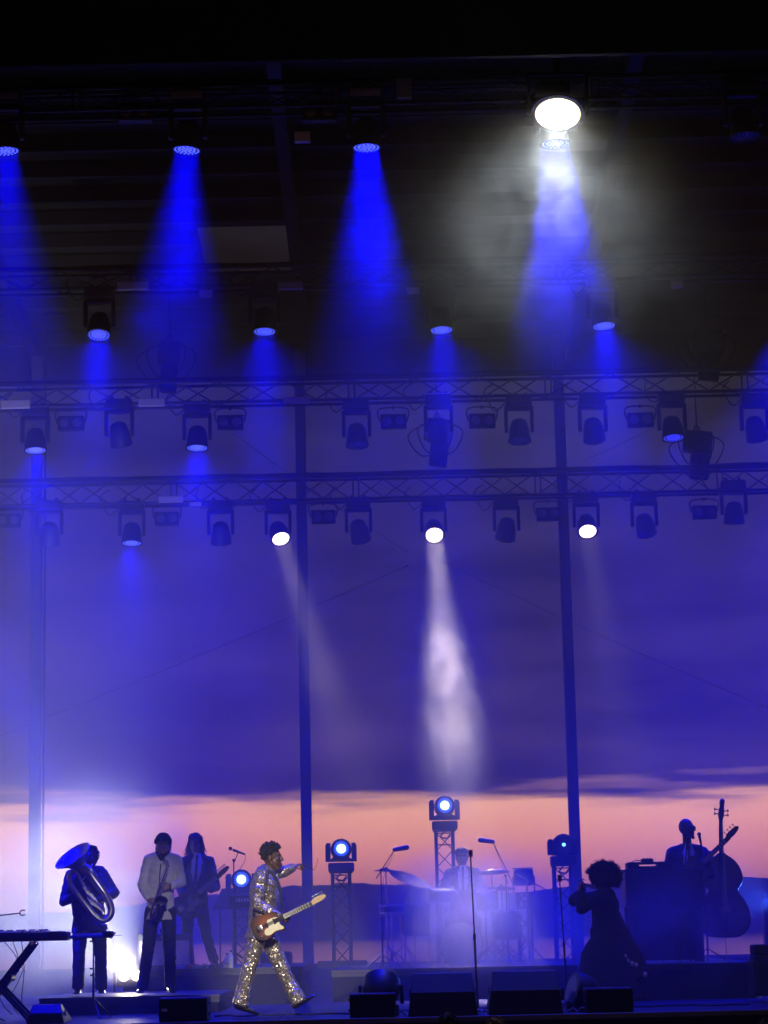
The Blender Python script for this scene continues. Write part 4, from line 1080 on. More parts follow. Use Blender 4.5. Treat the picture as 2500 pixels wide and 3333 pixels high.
for i in range(40): bd.ball(c+f*(.066+.012*rnd.random())+r_*rnd.uniform(-.025, .025)+u*(-.108-.03*rnd.random()), rnd.uniform(.006, .011), 5)
bd.build('goatee', HAIRB, bp_.t, bp_.org); eyes(c, bp_.face, bp_.up, 1.0, bp_.t, bp_.org)
eb = guitar('electric_bass', 'dark electric bass whose headstock points up beside the upright bass neck', P(2244, 2850, YB-.36), P(2366, 2732, YB-.42), (0, -1, .1), 1.15, DARKB, None, DKN, DKN, 's', 'bass guitar')
MB().tube([P(2280, 2810, YB-.33), P(2292, 2780, YB-.17), P(2280, 2752, YB-.02)], .018, 6).build('strap', RUBBER, eb, eb.location)
# ------------------------------------------------------------------ stands, drums, keyboards, monitors
def on_stage(px, py, Y, h=0.0):
    """foot of a thing at depth Y whose foot the photo shows at px"""
    return V((P(px, py, Y).x, Y, STAGE_Z+h))
def tripod(t, n=3, r=.26, h=.16, a0=.4, m_=BLACK, rad=.008):
    for i in range(n):
        a = a0+2*math.pi*i/n
        MB().tube([(0, 0, h), (r*math.cos(a)*.5, r*math.sin(a)*.5, h*.55), (r*math.cos(a), r*math.sin(a), .008)], rad, 6).build('leg', m_, t)

def mic_stand(label, foot, pole_h, boom=None, mic='round', base='tripod', metal=BLACK, cable=True, tail=None, lean=(0, 0)):
    """boom: (from, to) world points, microphone at `to`"""
    t = thing('microphone_stand', label, 'mic stand', foot, 'microphone stands')
    loc = lambda p: V(p)-V(foot)
    top = V((lean[0], lean[1], pole_h))
    if base == 'tripod': tripod(t)
    else: MB().lathe([(0, 0), (.14, 0), (.145, .012), (.12, .024), (.02, .035), (0, .035)], None, 24).build('round_base', BLACK, t)
    mid = V((0, 0, .02)).lerp(top, .48)
    MB().cyl((0, 0, .02), mid, .012, n=10).build('lower_tube', metal, t); MB().cyl(mid, top, .008, n=10).build('upper_tube', metal, t)
    MB().cyl(mid-V((0, 0, .03)), mid+V((0, 0, .03)), .016, n=10).build('clutch', BLACK, t)
    if boom:
        a, b = loc(boom[0]), loc(boom[1])
        MB().cyl(a, b, .007, n=8).build('boom_arm', metal, t); MB().ball(top, .022, 10).build('boom_joint', BLACK, t)
        d = (b-a).normalized(); tip = b
    else: d = V((0, -.15, 1)).normalized(); tip = top
    if mic == 'round':        # handheld: grille ball and tapered grip
        g = MB().ball(tip+d*.13, .026, 14).build('microphone_grille', mat('mic_grille', (.06, .06, .065), .35, .8, bump=.3, bscale=200), t)
        MB().cyl(tip-d*.03, tip+d*.115, .011, .019, 12).build('microphone_grip', BLACK, t)
    elif mic == 'vintage':    # chromed ribbed head
        c = tip+V((0, 0, .055)); q = MB()
        for k in range(7): q.loft([(c+V((x_, 0, -.042)), .006, .020) for x_ in ()] or [(c+V((-.024+.008*k, 0, -.04)), .0032, .022), (c+V((-.024+.008*k, 0, .0)), .0032, .030), (c+V((-.024+.008*k, 0, .04)), .0032, .020)], 8)
        q.build('microphone_ribs', CHROME, t)
        MB().ball(c, (.022, .024, .042), 14).build('microphone_head', mat('mic_grille', (.06, .06, .065), .35, .8), t)
        MB().cyl(tip, tip+V((0, 0, .02)), .012, n=10).build('swivel', CHROME, t)
    elif mic == 'oval':       # side-address condenser
        e_ = d.cross(V((0, 1, 0))).normalized()*(1 if d.z > 0 else 1)
        h = V((1 if d.x > 0 else -1, 0, .16)).normalized()
        MB().cap(tip, tip+h*.17, .028, .034, 14).build('microphone_body', mat('grey_mic_body', (.16, .16, .18), .4, .5), t)
    elif mic == 'clip':
        c = tip+d*.03
        MB().tube([c+d*(.035*math.cos(a))+V((0, 0, 1))*(.028*math.sin(a)) for a in [R(x_) for x_ in range(50, 320, 20)]], .008, 6).build('clip', BLACK, t)
    if cable:
        s_ = tip-d*.03
        MB().tube([s_, s_+V((.02, .0, -.05)) if not boom else s_+V((.03 if d.x < 0 else -.03, 0, -.10)), top+V((.03, 0, -.12)), V((.018, 0, .5)), V((.018, 0, .05)), V((.25, .1, .008))], .0035, 5).build('cable', RUBBER, t)
    return t

# centre microphones
mic_stand('tall straight microphone stand with chrome vintage microphone behind the two big wedges', on_stage(1556, 3280, 25.5), 1.66, mic='vintage', base='round', lean=(-.035, 0), cable=False)
mic_stand('straight microphone stand with vintage microphone left of the curly haired person', on_stage(1848, 3255, 27.2), 1.40, mic='vintage', base='round', lean=(-.045, 0), cable=False)
# guitarist's vocal microphone
Yq = 31.2
mic_stand('boom microphone stand beside the long haired guitarist', on_stage(764, 3148, Yq, .46), P(764, 2800, Yq).z-STAGE_Z-.46, (P(763, 2806, Yq), P(776, 2772, Yq)), mic=None, cable=False)
vm = P(770, 2772, Yq)
o = thing('microphone', 'handheld microphone clipped level on the boom stand beside the guitarist', 'microphone', vm)
MB().cyl(P(758, 2766, Yq), P(798, 2781, Yq), .019, .012, 12).build('grip', BLACK, o, vm); MB().ball(P(750, 2762, Yq), .027, 14).build('grille', mat('mic_grille', (.06, .06, .065), .35, .8), o, vm)
MB().tube([P(798, 2781, Yq), P(798, 2800, Yq), P(780, 2830, Yq), P(768, 2850, Yq), P(767, 3000, Yq)], .004, 5).build('cable', RUBBER, o, vm)
# drum overheads
Yq = 31.0
mic_stand('boom stand with an oval microphone over the left side of the drum kit', on_stage(1246, 3122, Yq, .40), P(1243, 2832, Yq).z-STAGE_Z-.40, (P(1224, 2860, Yq), P(1284, 2766, Yq)), 'oval', cable=True)
mic_stand('boom stand with an oval microphone over the right side of the drum kit', on_stage(1655, 3128, Yq, .40), P(1652, 2850, Yq).z-STAGE_Z-.40, (P(1671, 2879, Yq), P(1604, 2740, Yq)), 'oval', cable=True)
# bassist's two vocal microphones
Yq = 29.2
mic_stand('boom microphone stand in front of the tie of the bassist', on_stage(2215, 3120, Yq, .42), .95, (P(2226, 2840, Yq), P(2236, 2760, Yq-.1)), 'round', cable=False)
mic_stand('boom microphone stand by the right shoulder of the bassist', on_stage(2305, 3120, Yq, .42), .95, (P(2300, 2840, Yq+.1), P(2282, 2748, Yq+.05)), 'round', cable=False)
# empty clip on a boom at the left edge
Yq = 25.4
mic_stand('boom arm with an empty clip reaching in at the left edge above the keyboard', on_stage(-60, 3300, Yq), P(-60, 2985, Yq).z-STAGE_Z, (P(-70, 2988, Yq), P(66, 2972, Yq)), 'clip', cable=False)

# ---- drum kit
CYMB = mat('bronze_cymbal', (0.30, 0.23, 0.13), 0.5, 1.0, var=.2, bump=.1, bscale=40)
SHELLD = mat('dark_drum_shell', (0.03, 0.02, 0.035), 0.25, 0, coat=.6)
SKINW = mat('drum_skin', (0.62, 0.60, 0.58), 0.5)
def cymbal(label, c, r, nrm, foot):
    t = thing('cymbal', label, 'cymbal', foot, 'cymbals of the drum kit')
    c = V(c)-V(foot); M = aim(-V(nrm), (0, 1, 0)).to_4x4(); M.translation = c
    MB().lathe([(.006, .030), (.03, .028), (.05, .014), (.06, .008), (r*.6, .0), (r, -.016), (r, -.018), (r*.6, -.003), (.06, .004), (.006, .020)], M, 40).build('plate', CYMB, t)
    MB().cyl((0, 0, .30), c-V(nrm)*.0, .009, n=8).build('stand_tube', CHROME, t); MB().cyl((0, 0, .05), (0, 0, .34), .013, n=8).build('stand_post', CHROME, t)
    MB().ball(c+V(nrm)*.035, .012, 8).build('wing_nut', CHROME, t); tripod(t, 3, .28, .30, .9, CHROME, .009)
    return t
def drum(name, label, c, r, h, nrm, foot, legs=3, cat='drum'):
    t = thing(name, label, cat, foot, 'drums of the kit'); c = V(c)-V(foot); n_ = V(nrm).normalized()
    M = aim(-n_, (0, 1, .01)).to_4x4(); M.translation = c
    MB().lathe([(r-.006, -h/2), (r, -h/2), (r, h/2), (r-.006, h/2)], M, 32, True).build('shell', SHELLD, t)
    for s_ in (-1, 1):
        MB().lathe([(r+.001, s_*h/2-.014), (r+.010, s_*h/2-.012), (r+.010, s_*h/2+.010), (r-.004, s_*h/2+.012)], M, 32, True).build('hoop', CHROME, t)
        MB().lathe([(0, s_*(h/2+.002)), (r-.004, s_*(h/2+.002))], M, 32).build('head_skin', SKINW, t)
    for k in range(8):
        a = 2*math.pi*k/8; p = M @ V(((r+.014)*math.cos(a), (r+.014)*math.sin(a), h/2)); q = M @ V(((r+.014)*math.cos(a), (r+.014)*math.sin(a), -h/2)); e = p.lerp(q, .3)
        MB().cyl(p, p.lerp(q, .32), .004, n=6).build('tension_rod', CHROME, t)
    if legs == 3:
        for k in range(3):
            a = 2*math.pi*k/3+.5; p = V((c.x+(r+.02)*math.cos(a), c.y+(r+.02)*math.sin(a), c.z+h*.2))
            MB().tube([p, (p.x, p.y, .06), (p.x+.05*math.cos(a), p.y+.05*math.sin(a), 0)], .008, 6).build('leg', CHROME, t)
    elif legs == 1:
        MB().cyl((0, 0, .03), (0, 0, c.z-h/2-.02), .012, n=8).build('stand_post', CHROME, t); tripod(t, 3, .24, .22, .3, CHROME, .009)
        for k in range(3):
            a = 2*math.pi*k/3; MB().tube([(0, 0, c.z-h/2-.08), (r*math.cos(a)*.8, r*math.sin(a)*.8, c.z-h/2-.02), (r*math.cos(a)*1.04, r*math.sin(a)*1.04, c.z-h/2+.03)], .006, 6).build('basket_arm', CHROME, t)
    return t
DZ = .40
drum('kick_drum', 'wide bass drum in the middle of the drum kit', on_stage(1500, 3080, 31.0, DZ)+V((0, 0, .29)), .28, .42, (0, -1, .03), on_stage(1500, 3110, 31.0, DZ), 0)
drum('snare_drum', 'snare drum on its stand left of the drummer', P(1440, 2915, 31.4), .178, .15, (.05, -.12, 1), on_stage(1440, 3110, 31.4, DZ), 1)
drum('floor_tom', 'deep floor tom on the left of the drum kit', P(1350, 2992, 31.2), .20, .40, (.03, -.08, 1), on_stage(1350, 3110, 31.2, DZ))
drum('side_tom', 'shallow drum on a chrome stand, far left of the drum kit', P(1278, 2958, 31.1), .18, .10, (0, -.05, 1), on_stage(1278, 3120, 31.1, DZ), 1)
drum('rack_tom', 'small tom mounted on the right above the bass drum', P(1585, 2925, 31.3), .15, .22, (-.1, -.3, 1), on_stage(1585, 3110, 31.3, DZ), 1)
drum('floor_tom', 'floor tom on the right of the drum kit', P(1650, 3010, 31.6), .20, .36, (-.03, -.08, 1), on_stage(1650, 3110, 31.6, DZ))
cymbal('thin level cymbal behind the left overhead microphone stand', P(1256, 2832, 31.5), .17, (.06, -.05, 1), on_stage(1262, 3118, 31.5, DZ))
cymbal('big tilted crash cymbal left of the drummer', P(1335, 2858, 31.4), .29, (.34, -.26, .88), on_stage(1320, 3112, 31.4, DZ))
cymbal('level ride cymbal at the right shoulder of the drummer', P(1600, 2836, 31.5), .25, (-.04, .10, 1), on_stage(1612, 3112, 31.5, DZ))
cymbal('lower cymbal on the right of the drum kit, lit from above', P(1632, 2889, 31.2), .20, (.02, .10, 1), on_stage(1640, 3112, 31.2, DZ))
st_ = thing('drum_stool', 'round padded stool under the drummer', 'stool', on_stage(1506, 3112, 32.05, DZ))
MB().lathe([(0, .0), (.17, .0), (.185, .03), (.18, .07), (.10, .09), (0, .09)], Matrix.Translation((0, 0, .40)), 24).build('seat', RUBBER, st_)
MB().cyl((0, 0, .1), (0, 0, .40), .016).build('post', CHROME, st_); tripod(st_, 3, .25, .25, .2, CHROME, .010)
# chrome boom arms right of the kit
for a, b, lab in (((1680, 2845, 31.6), (1778, 2896, 31.5), 'upper slanting chrome boom arm right of the drum kit'),
                  ((1604, 2953, 31.2), (1732, 3012, 31.1), 'lower slanting chrome boom arm right of the drum kit')):
    p0, p1 = P(*a), P(*b); m_ = p0.lerp(p1, .35); ft = V((m_.x, m_.y, STAGE_Z+DZ))
    t = thing('percussion_stand', lab, 'stand', ft, 'chrome stands by the drum kit')
    MB().cyl(p0-ft, p1-ft, .008, n=8).build('boom_arm', CHROME, t); MB().cyl((0, 0, .02), m_-ft, .011, n=8).build('post', CHROME, t); tripod(t, 3, .30, .26, .6, CHROME, .010); MB().ball(m_-ft, .02, 10).build('joint', CHROME, t)

# ---- wedges and boxes along the front
WB = mat('black_speaker_paint', (0.010, 0.010, 0.011), 0.5, 0, bump=.25, bscale=140)
GRILL = mat('speaker_grille', (0.006, 0.006, 0.007), 0.6, .3, bump=.5, bscale=400)
WHITEP = mat('white_print', (0.5, 0.5, 0.5), 0.5)
def wedge(label, px0, px1, Y, h, d=.62, name='floor_monitor', group='floor monitors along the stage front'):
    """stage monitor: sloping grille faces upstage, back to the audience"""
    x0 = P(px0, 3290, Y).x; x1 = P(px1, 3290, Y).x; W = x1-x0
    t = thing(name, label, 'speaker', (x0+W/2, Y, STAGE_Z), group)
    pr = [(0, .0), (0.0, h*.55), (d*.16, h), (d*.30, h), (d, h*.18), (d, 0)]
    vs = []
    for s_, kx in ((-1, 1), (1, 1)):
        for (a, b) in pr:
            tp = .055*(b/h)      # sides lean in towards the top
            vs.append((s_*(W/2-tp), a, b))
    n = len(pr); fs = [tuple(range(n)), tuple(reversed(range(n, 2*n)))]+[(k, n+k, n+(k+1) % n, (k+1) % n) for k in range(n)]
    b_ = MB().add(vs, fs).build('cabinet', WB, t, smooth=False); bv = b_.modifiers.new('edge', 'BEVEL'); bv.width = .010; bv.segments = 2
    p0 = V((0, d*.30, h)); p1 = V((0, d, h*.18)); sl = (p1-p0); nn = V((0, -sl.z, sl.y)).normalized()
    q = [p0.lerp(p1, .06), p0.lerp(p1, .94)]; W2 = W/2-.09
    g = MB(); g.add([(-W2, *(q[0]+nn*.004).yz), (W2, *(q[0]+nn*.004).yz), (W2, *(q[1]+nn*.004).yz), (-W2, *(q[1]+nn*.004).yz)] + [(-W2, *(q[0]+nn*.016).yz), (W2, *(q[0]+nn*.016).yz), (W2, *(q[1]+nn*.016).yz), (-W2, *(q[1]+nn*.016).yz)], [(0,3,2,1),(4,5,6,7),(0,1,5,4),(1,2,6,5),(2,3,7,6),(3,0,4,7)])
    g.build('grille', GRILL, t, smooth=False)
    for s_ in (-1, 1):
        hx = s_*(W/2-.028)
        MB().prism([(-.05, -.03), (.05, -.03), (.02, .045), (-.02, .045)], 0, .012, Matrix.Translation((hx+(.012 if s_ > 0 else -.0), d*.36, h*.52)) @ Matrix.Rotation(R(90), 4, 'Z')).build('side_handle', RUBBER, t, smooth=False)
    return t
wedge('big black wedge monitor left of the tall microphone stand', 1329, 1557, 24.42, .445)
wedge('big black wedge monitor right of the tall microphone stand', 1590, 1834, 24.42, .450)
wedge('dark lumpy wedge monitor at the foot of the keyboard stand', 85, 210, 24.7, .20)
def box_speaker(label, px0, px1, py0, Y, d=.42, badge=False):
    x0 = P(px0, 3290, Y).x; x1 = P(px1, 3290, Y).x; W = x1-x0; h = P((px0+px1)/2, py0, Y).z-STAGE_Z
    t = thing('fill_speaker', label, 'speaker', (x0+W/2, Y, STAGE_Z), 'low fill speakers on the stage edge')
    MB().bbox((-W/2, 0, .0), (W/2, d, h), .012).build('cabinet', WB, t, smooth=False)
    MB().bbox((-W/2+.012, -.012, .012), (W/2-.012, -.001, h-.012), .004).build('grille', GRILL, t, smooth=False)
    for sx_ in (-1, 1):
        for zz in (.08, h-.06): MB().bbox((sx_*(W/2+.008)-.008, .1, zz-.012), (sx_*(W/2+.008)+.008, .14, zz+.012), .003).build('rigging_lug', DARKALU, t, smooth=False)
    if badge: MB().bbox((-W/2+.03, -.018, h*.46), (-W/2+.09, -.0125, h*.46+.028), .002).build('badge', WHITEP, t)
    return t
box_speaker('low black fill speaker with a pale badge below the saxophonist', 517, 676, 3248, 24.30, badge=True)
box_speaker('low black fill speaker right of the striding singer', 1138, 1289, 3234, 24.30)
box_speaker('low black fill speaker at the right, in front of the round lamp head', 1909, 2063, 3216, 24.32)
# moving heads lying low behind the fill speakers
def floor_head(label, px, py, Y, axis, r=.21):
    c = P(px, py, Y); f_ = V((c.x, Y, STAGE_Z))
    t = thing('floor_light', label, 'stage light', f_, 'unlit moving lights on the stage floor')
    MB().bbox((-.19, -.16, 0), (.19, .16, .12), .02).build('base', SHELL, t)
    zc = c.z-STAGE_Z
    for s_ in (-1, 1): MB().bbox((s_*.225-.022, -.05, .12), (s_*.225+.022, .05, zc+.06), .012).build('yoke_arm', SHELL, t)
    M = aim(axis, (0, 0, 1)).to_4x4(); M.translation = (0, 0, zc)
    MB().lathe([(0, .17), (.10, .165), (.16, .12), (r*.93, .03), (r*.98, -.06), (r*.95, -.13), (r*.8, -.135), (0, -.12)], M, 32).build('head', SHELL, t)
    MB().lathe([(0, -.1385), (r*.78, -.1385)], M, 28).build('lens', OFF, t)
    return t
floor_head('round dark lamp head behind the low speaker right of the singer', 1240, 3225, 24.95, (.1, .6, .7))
floor_head('round dark lamp head tipped sideways beside the right fill speaker', 1898, 3232, 24.95, (-.9, -.25, .25))

# ---- keyboard at the left
Yk = 25.6
ka = P(218, 3048, Yk); kz = ka.z
t = thing('keyboard', 'black stage keyboard with wooden end cheek cut by the left edge', 'keyboard', (ka.x, Yk, kz))
WOODC = mat('brown_end_cheek', (0.055, 0.025, 0.016), .45)
MB().bbox((-1.25, -.0, -.045), (-.20, .32, .055), .012).build('case', BLACK, t); MB().bbox((-.199, 0, -.045), (-.055, .32, .060), .012).build('panel', WOODC, t)
MB().bbox((-.054, -.003, -.045), (.0, .325, .052), .016).build('end_cheek', mat('grey_end_cheek', (.05, .04, .045), .4), t)
for i in range(28):
    MB().bbox((-1.22+i*.0355, .12, .056), (-1.22+i*.0355+.0335, .31, .072), .003).build('white_key', mat('ivory_key', (.7, .68, .62), .35), t)
    if i % 7 not in (2, 6): MB().bbox((-1.197+i*.0355, .20, .073), (-1.197+i*.0355+.02, .31, .086), .003).build('black_key', BLACK, t)
for xx in (-.30, -.34, -.42, -.50, -.80, -.84): MB().cyl((xx, .05, .056), (xx, .05, .075), .008, n=10).build('knob', BLACK, t)
for xx in (-.42, -.36): MB().cyl((xx, .1, -.046), (xx, .1, -.062), .012, n=10).build('foot', RUBBER, t)
ks = thing('keyboard_stand', 'black double braced X stand carrying the left keyboard', 'stand', (P(30, 3300, Yk).x, Yk, STAGE_Z))
hz_ = kz-.046-STAGE_Z
a1 = P(98, 3062, Yk); b1 = P(-95, 3300, Yk); a2 = P(-140, 3062, Yk); b2 = P(88, 3305, Yk); ko = V(ks.location)
for yy in (.03, .27):
    for (p, q) in ((a1, b1), (a2, b2)):
        for dx in (0, .045): MB().cyl(V((p.x+dx, Yk+yy, STAGE_Z+hz_-.02))-ko, V((q.x+dx, Yk+yy, STAGE_Z+.015))-ko, .016, n=8).build('leg_tube', BLACK, ks)
for p in (a1, a2): MB().cyl(V((p.x+.02, Yk, STAGE_Z+hz_-.02))-ko, V((p.x+.02, Yk+.32, STAGE_Z+hz_-.02))-ko, .020, n=10).build('top_bar', CHROME, ks)
for p in (b1, b2): MB().cyl(V((p.x, Yk-.03, STAGE_Z+.015))-ko, V((p.x, Yk+.35, STAGE_Z+.015))-ko, .014, n=10).build('foot_bar', RUBBER, ks)
mm = (P(25, 3183, Yk)); MB().cyl(mm-ko+V((0, 0, 0)), mm-ko+V((0, .30, 0)), .045, n=16).build('hub', BLACK, ks)
for i, (x0, x1, sag) in enumerate(((-10, 60, .1), (50, 75, .02), (20, 40, .15))):
    p0 = P(x0+20, 3060, Yk+.34); p1 = P(x1, 3305, Yk+.30)
    cb = thing('cable', ['black cable drooping from the left end of the keyboard', 'black cable hanging straight down under the keyboard', 'black cable looping behind the keyboard stand'][i], 'cable', p1, 'cables under the keyboard')
    MB().tube([p0-p1, V((sag*.5, 0, (p0-p1).z*.6)), V((-sag, .02, (p0-p1).z*.25)), (0, 0, .006)], .005, 5).build('lead', RUBBER, cb)

# ---- music stand in front of the tuba player
Ym = 26.0
ft = V((P(304, 3300, Ym).x, Ym, STAGE_Z)); hm = P(304, 3045, Ym).z-STAGE_Z
ms = thing('music_stand', 'black tripod music stand with a flat tray in front of the tuba player', 'music stand', ft)
MB().cyl((0, 0, .10), (0, 0, hm*.55), .013).build('lower_tube', BLACK, ms); MB().cyl((0, 0, hm*.5), (0, 0, hm), .009).build('upper_tube', BLACK, ms)
tripod(ms, 3, .28, .22, .9, DARKALU, .009)
for zz, xx in ((hm*.52, -.03), (hm*.60, -.035), (hm*.93, -.035)): MB().cyl((0, 0, zz), (xx, -.02, zz), .006, .012, 8).build('wing_screw', BLACK, ms)
mt_ = Matrix.Rotation(R(-82), 4, 'X'); mt_.translation = (-.03, 0, hm)
MB().bbox((-.22, -.008, -.16), (.26, .008, .16), .004, mt_).build('tray', BLACK, ms)
MB().cyl((-.31, -.12, hm-.005), (.33, -.12, hm-.005), .004, n=6).build('tray_rod', BLACK, ms)
MB().bbox((.12, -.16, hm+.01), (.22, .02, hm+.045), .006).build('clip_box', BLACK, ms); MB().cyl((.205, -.10, hm-.04), (.205, -.10, hm+.0), .010, n=8).build('clamp_screw', BLACK, ms)
cb = thing('cable', 'thin white cable hanging from the music stand tray', 'cable', ft+V((.2, 0, 0)))
MB().tube([(.02, -.08, hm-.02), (.04, -.07, hm*.75), (.0, -.07, hm*.6), (.03, -.07, hm*.45), (.02, -.06, hm*.3)], .0028, 5).build('lead', mat('white_lead', (.6, .6, .6), .5), cb)

# ---- small keyboard on a pole, lyric panel behind
Yq = 31.6
ft = on_stage(765, 3150, Yq, .46); hq = P(765, 2930, Yq).z-ft.z
t = thing('synthesizer', 'small keyboard on a single pole beside the guitarist, half hidden by the singer', 'keyboard', ft)
MB().cyl((0, 0, .02), (0, 0, hq-.06), .017).build('pole', DARKALU, t); tripod(t, 3, .26, .18, .5, BLACK, .010)
MB().bbox((-.06, -.15, hq-.055), (.42, .15, hq+.055), .012).build('case', BLACK, t); MB().bbox((-.05, -.20, hq-.10), (.40, .16, hq-.06), .006).build('tray', DARKALU, t)
MB().bbox((-.02, -.12, hq+.057), (.38, .14, hq+.08), .008).build('panel', mat('blue_grey_panel', (.25, .25, .3), .4), t)
for i in range(9): MB().bbox((.02+i*.04, -.152, hq-.03), (.02+i*.04+.03, -.1505, hq+.02), .0006).build('key', SKINW, t)
Yp = 32.3
pc = on_stage(735, 3140, Yp, .46)
t = thing('lyric_panel', 'slanted grey panel on a stand behind the microphone stand', 'panel', pc)
z0 = P(735, 2948, Yp).z-pc.z; z1 = P(735, 2892, Yp).z-pc.z
xl = P(697, 2940, Yp).x-pc.x; xr = P(825, 2940, Yp).x-pc.x; xt = P(722, 2890, Yp).x-pc.x
MB().prism([(xl, z0), (xr, z0), (xr, z1), (xt, z1)], 0, .012).build('panel', mat('smoked_panel', (.10, .10, .13), .35), t, smooth=False)
MB().bbox((xl-.02, -.03, z0-.05), (xr, .06, z0-.002), .006).build('ledge', DARKALU, t)
for xx in (xl+.08, xr-.08): MB().cyl((xx, .02, 0), (xx, .02, z0-.05), .012, n=8).build('leg', DARKALU, t)

# ---- guitar amplifier and pedals
GRC = mat('grille_cloth', (0.22, 0.17, 0.22), 0.85, 0, var=.3, scale=30, bump=.3, bscale=200)
Ya = 30.0
x0 = P(440, 3125, Ya).x; x1 = P(628, 3125, Ya).x; hA = P(500, 3040, Ya+.3).z-STAGE_Z-.46
t = thing('guitar_amplifier', 'tilted guitar amplifier with pale grille cloth behind the saxophonist', 'amplifier', (x0, Ya, STAGE_Z+.46))
W = x1-x0
vs = [(0, 0, 0), (W, 0, 0), (W, .30, 0), (0, .30, 0), (.03, .10, hA), (W-.03, .10, hA), (W-.03, .34, hA), (.03, .34, hA)]
b_ = MB().add(vs, [(0,3,2,1),(4,5,6,7),(0,1,5,4),(1,2,6,5),(2,3,7,6),(3,0,4,7)]).build('cabinet', WB, t, smooth=False); bv = b_.modifiers.new('e', 'BEVEL'); bv.width = .012; bv.segments = 2
fv = [(.04, .0, .05), (W-.04, .0, .05), (W-.055, .085, hA-.09), (.055, .085, hA-.09)]
MB().add([V(q)+V((0, -.006+.012, 0)) for q in fv]+[V(q)+V((0, -.012, 0)) for q in fv], [(0,3,2,1),(4,5,6,7),(0,1,5,4),(1,2,6,5),(2,3,7,6),(3,0,4,7)]).build('grille', GRC, t, smooth=False)
for i in range(6): MB().cyl((.12+i*.07, .085, hA-.045), (.12+i*.07, .065, hA-.045), .011, n=10).build('knob', CHROME, t)
MB().tube([(W*.45, .2, hA), (W*.42, .2, hA+.05), (W*.55, .2, hA+.07), (W*.60, .2, hA)], .010, 6).build('handle', RUBBER, t)
cols = [(.10, .07, .5), (.30, .07, .09), (.30, .40, .36), (.18, .24, .2), (.05, .05, .07), (.08, .08, .09), (.35, .33, .30)]
labs = ['bright blue wide effect pedal at the edge of the taller riser', 'red effect pedal on the taller riser', 'pale green effect pedal on the taller riser', 'dull green effect pedal on the taller riser', 'black effect pedal on the taller riser right of the green ones', 'grey effect pedal near the shoes of the guitarist', 'pale effect pedal near the water bottle']
for i, (px, w_) in enumerate(((587, .13), (620, .07), (637, .075), (664, .07), (690, .09), (712, .07), (735, .07))):
    p = on_stage(px, 3148, 29.75, .46)
    t = thing('effect_pedal', labs[i], 'pedal', p, 'effect pedals on the riser')
    MB().bbox((-w_/2, 0, 0), (w_/2, .12, .045), .006).build('case', mat('pedal_%d' % i, cols[i], .4), t)
    for s_ in (-.5, .5): MB().cyl((s_*w_*.5, .09, .045), (s_*w_*.5, .09, .062), .008, n=8).build('knob', BLACK, t)
    MB().cyl((0, .03, .045), (0, .03, .058), .010, n=10).build('footswitch', CHROME, t)
GLS = mat('clear_plastic', (.75, .78, .85), .12, 0, spec=.8)
p = on_stage(752, 3152, 29.8, .46)
t = thing('water_bottle', 'clear water bottle on the taller riser beside the stand', 'bottle', p)
MB().lathe([(0, 0), (.030, 0), (.033, .02), (.031, .06), (.033, .10), (.032, .15), (.014, .185), (.013, .20)], None, 18).build('bottle', GLS, t); MB().cyl((0, 0, .20), (0, 0, .222), .015, n=12).build('cap', BLACK, t)
p = on_stage(738, 3150, 29.95, .46)
t = thing('water_bottle', 'smaller dim water bottle behind the clear one', 'bottle', p)
MB().lathe([(0, 0), (.028, 0), (.031, .02), (.029, .06), (.030, .12), (.013, .155), (.012, .165)], None, 16).build('bottle', GLS, t); MB().cyl((0, 0, .165), (0, 0, .185), .014, n=12).build('cap', BLACK, t)

# ---- organ rig on the right
Yo = 28.9; OZ = STAGE_Z+.42
xl = P(2034, 2840, Yo).x; xr = P(2290, 2840, Yo).x; zt = P(2034, 2838, Yo).z
t = thing('organ', 'bulky dark organ console in front of the bassist', 'organ', (xl, Yo, OZ))
H = zt-OZ; W = xr-xl
WOODO = mat('dark_walnut', (.022, .013, .010), .45, 0, var=.35, scale=6)
MB().bbox((0, 0, H*.62), (W, .62, H), .012).build('manual_case', WOODO, t); MB().bbox((-.02, -.02, H+.002), (W+.02, .64, H+.03), .008).build('lid', WOODO, t)
for xx in (.03, W-.09): MB().bbox((xx, .03, 0), (xx+.06, .09, H*.62), .008).build('leg', WOODO, t); MB().bbox((xx, .52, 0), (xx+.06, .58, H*.62), .008).build('leg', WOODO, t)
n_ = 5
for i in range(n_): MB().bbox((.09+i*(W-.18)/n_+.002, .02, .05), (.09+(i+1)*(W-.18)/n_-.002, .05, H*.622), .006).build('modesty_panel', WOODO, t)
MB().bbox((.05, .30, .04), (W-.05, .36, .10), .008).build('foot_rail', WOODO, t)
MB().bbox((.08, .055, .03), (W-.08, .075, H*.615), .004).build('back_board', WOODO, t)
t = thing('synthesizer', 'keyboard propped on blocks on top of the organ', 'keyboard', (P(2044, 2835, Yo).x, Yo+.05, zt+.03))
wk = P(2165, 2835, Yo).x-P(2044, 2835, Yo).x; hk = P(2044, 2808, Yo).z-zt-.03
MB().bbox((.0, 0, 0), (.15, .28, hk-.022), .006).build('support_block', BLACK, t); MB().bbox((wk-.08, 0, 0), (wk+.1, .28, hk-.022), .006).build('support_block', BLACK, t)
MB().bbox((0, -.02, hk-.02), (wk+.1, .30, hk), .005).build('case', BLACK, t); MB().bbox((.15, .0, .0), (wk-.08, .26, hk*.45), .006).build('lower_case', BLACK, t)
for i in range(14): MB().bbox((.03+i*.033, .14, hk+.001), (.03+i*.033+.030, .28, hk+.012), .002).build('key', SKINW, t)
p = P(2106, 2807, Yo+.1)
t = thing('effects_box', 'little box with a trailing lead on top of the keyboard', 'box', p)
MB().bbox((-.075, -.06, .0), (.075, .06, .045), .012).build('case', BLACK, t)
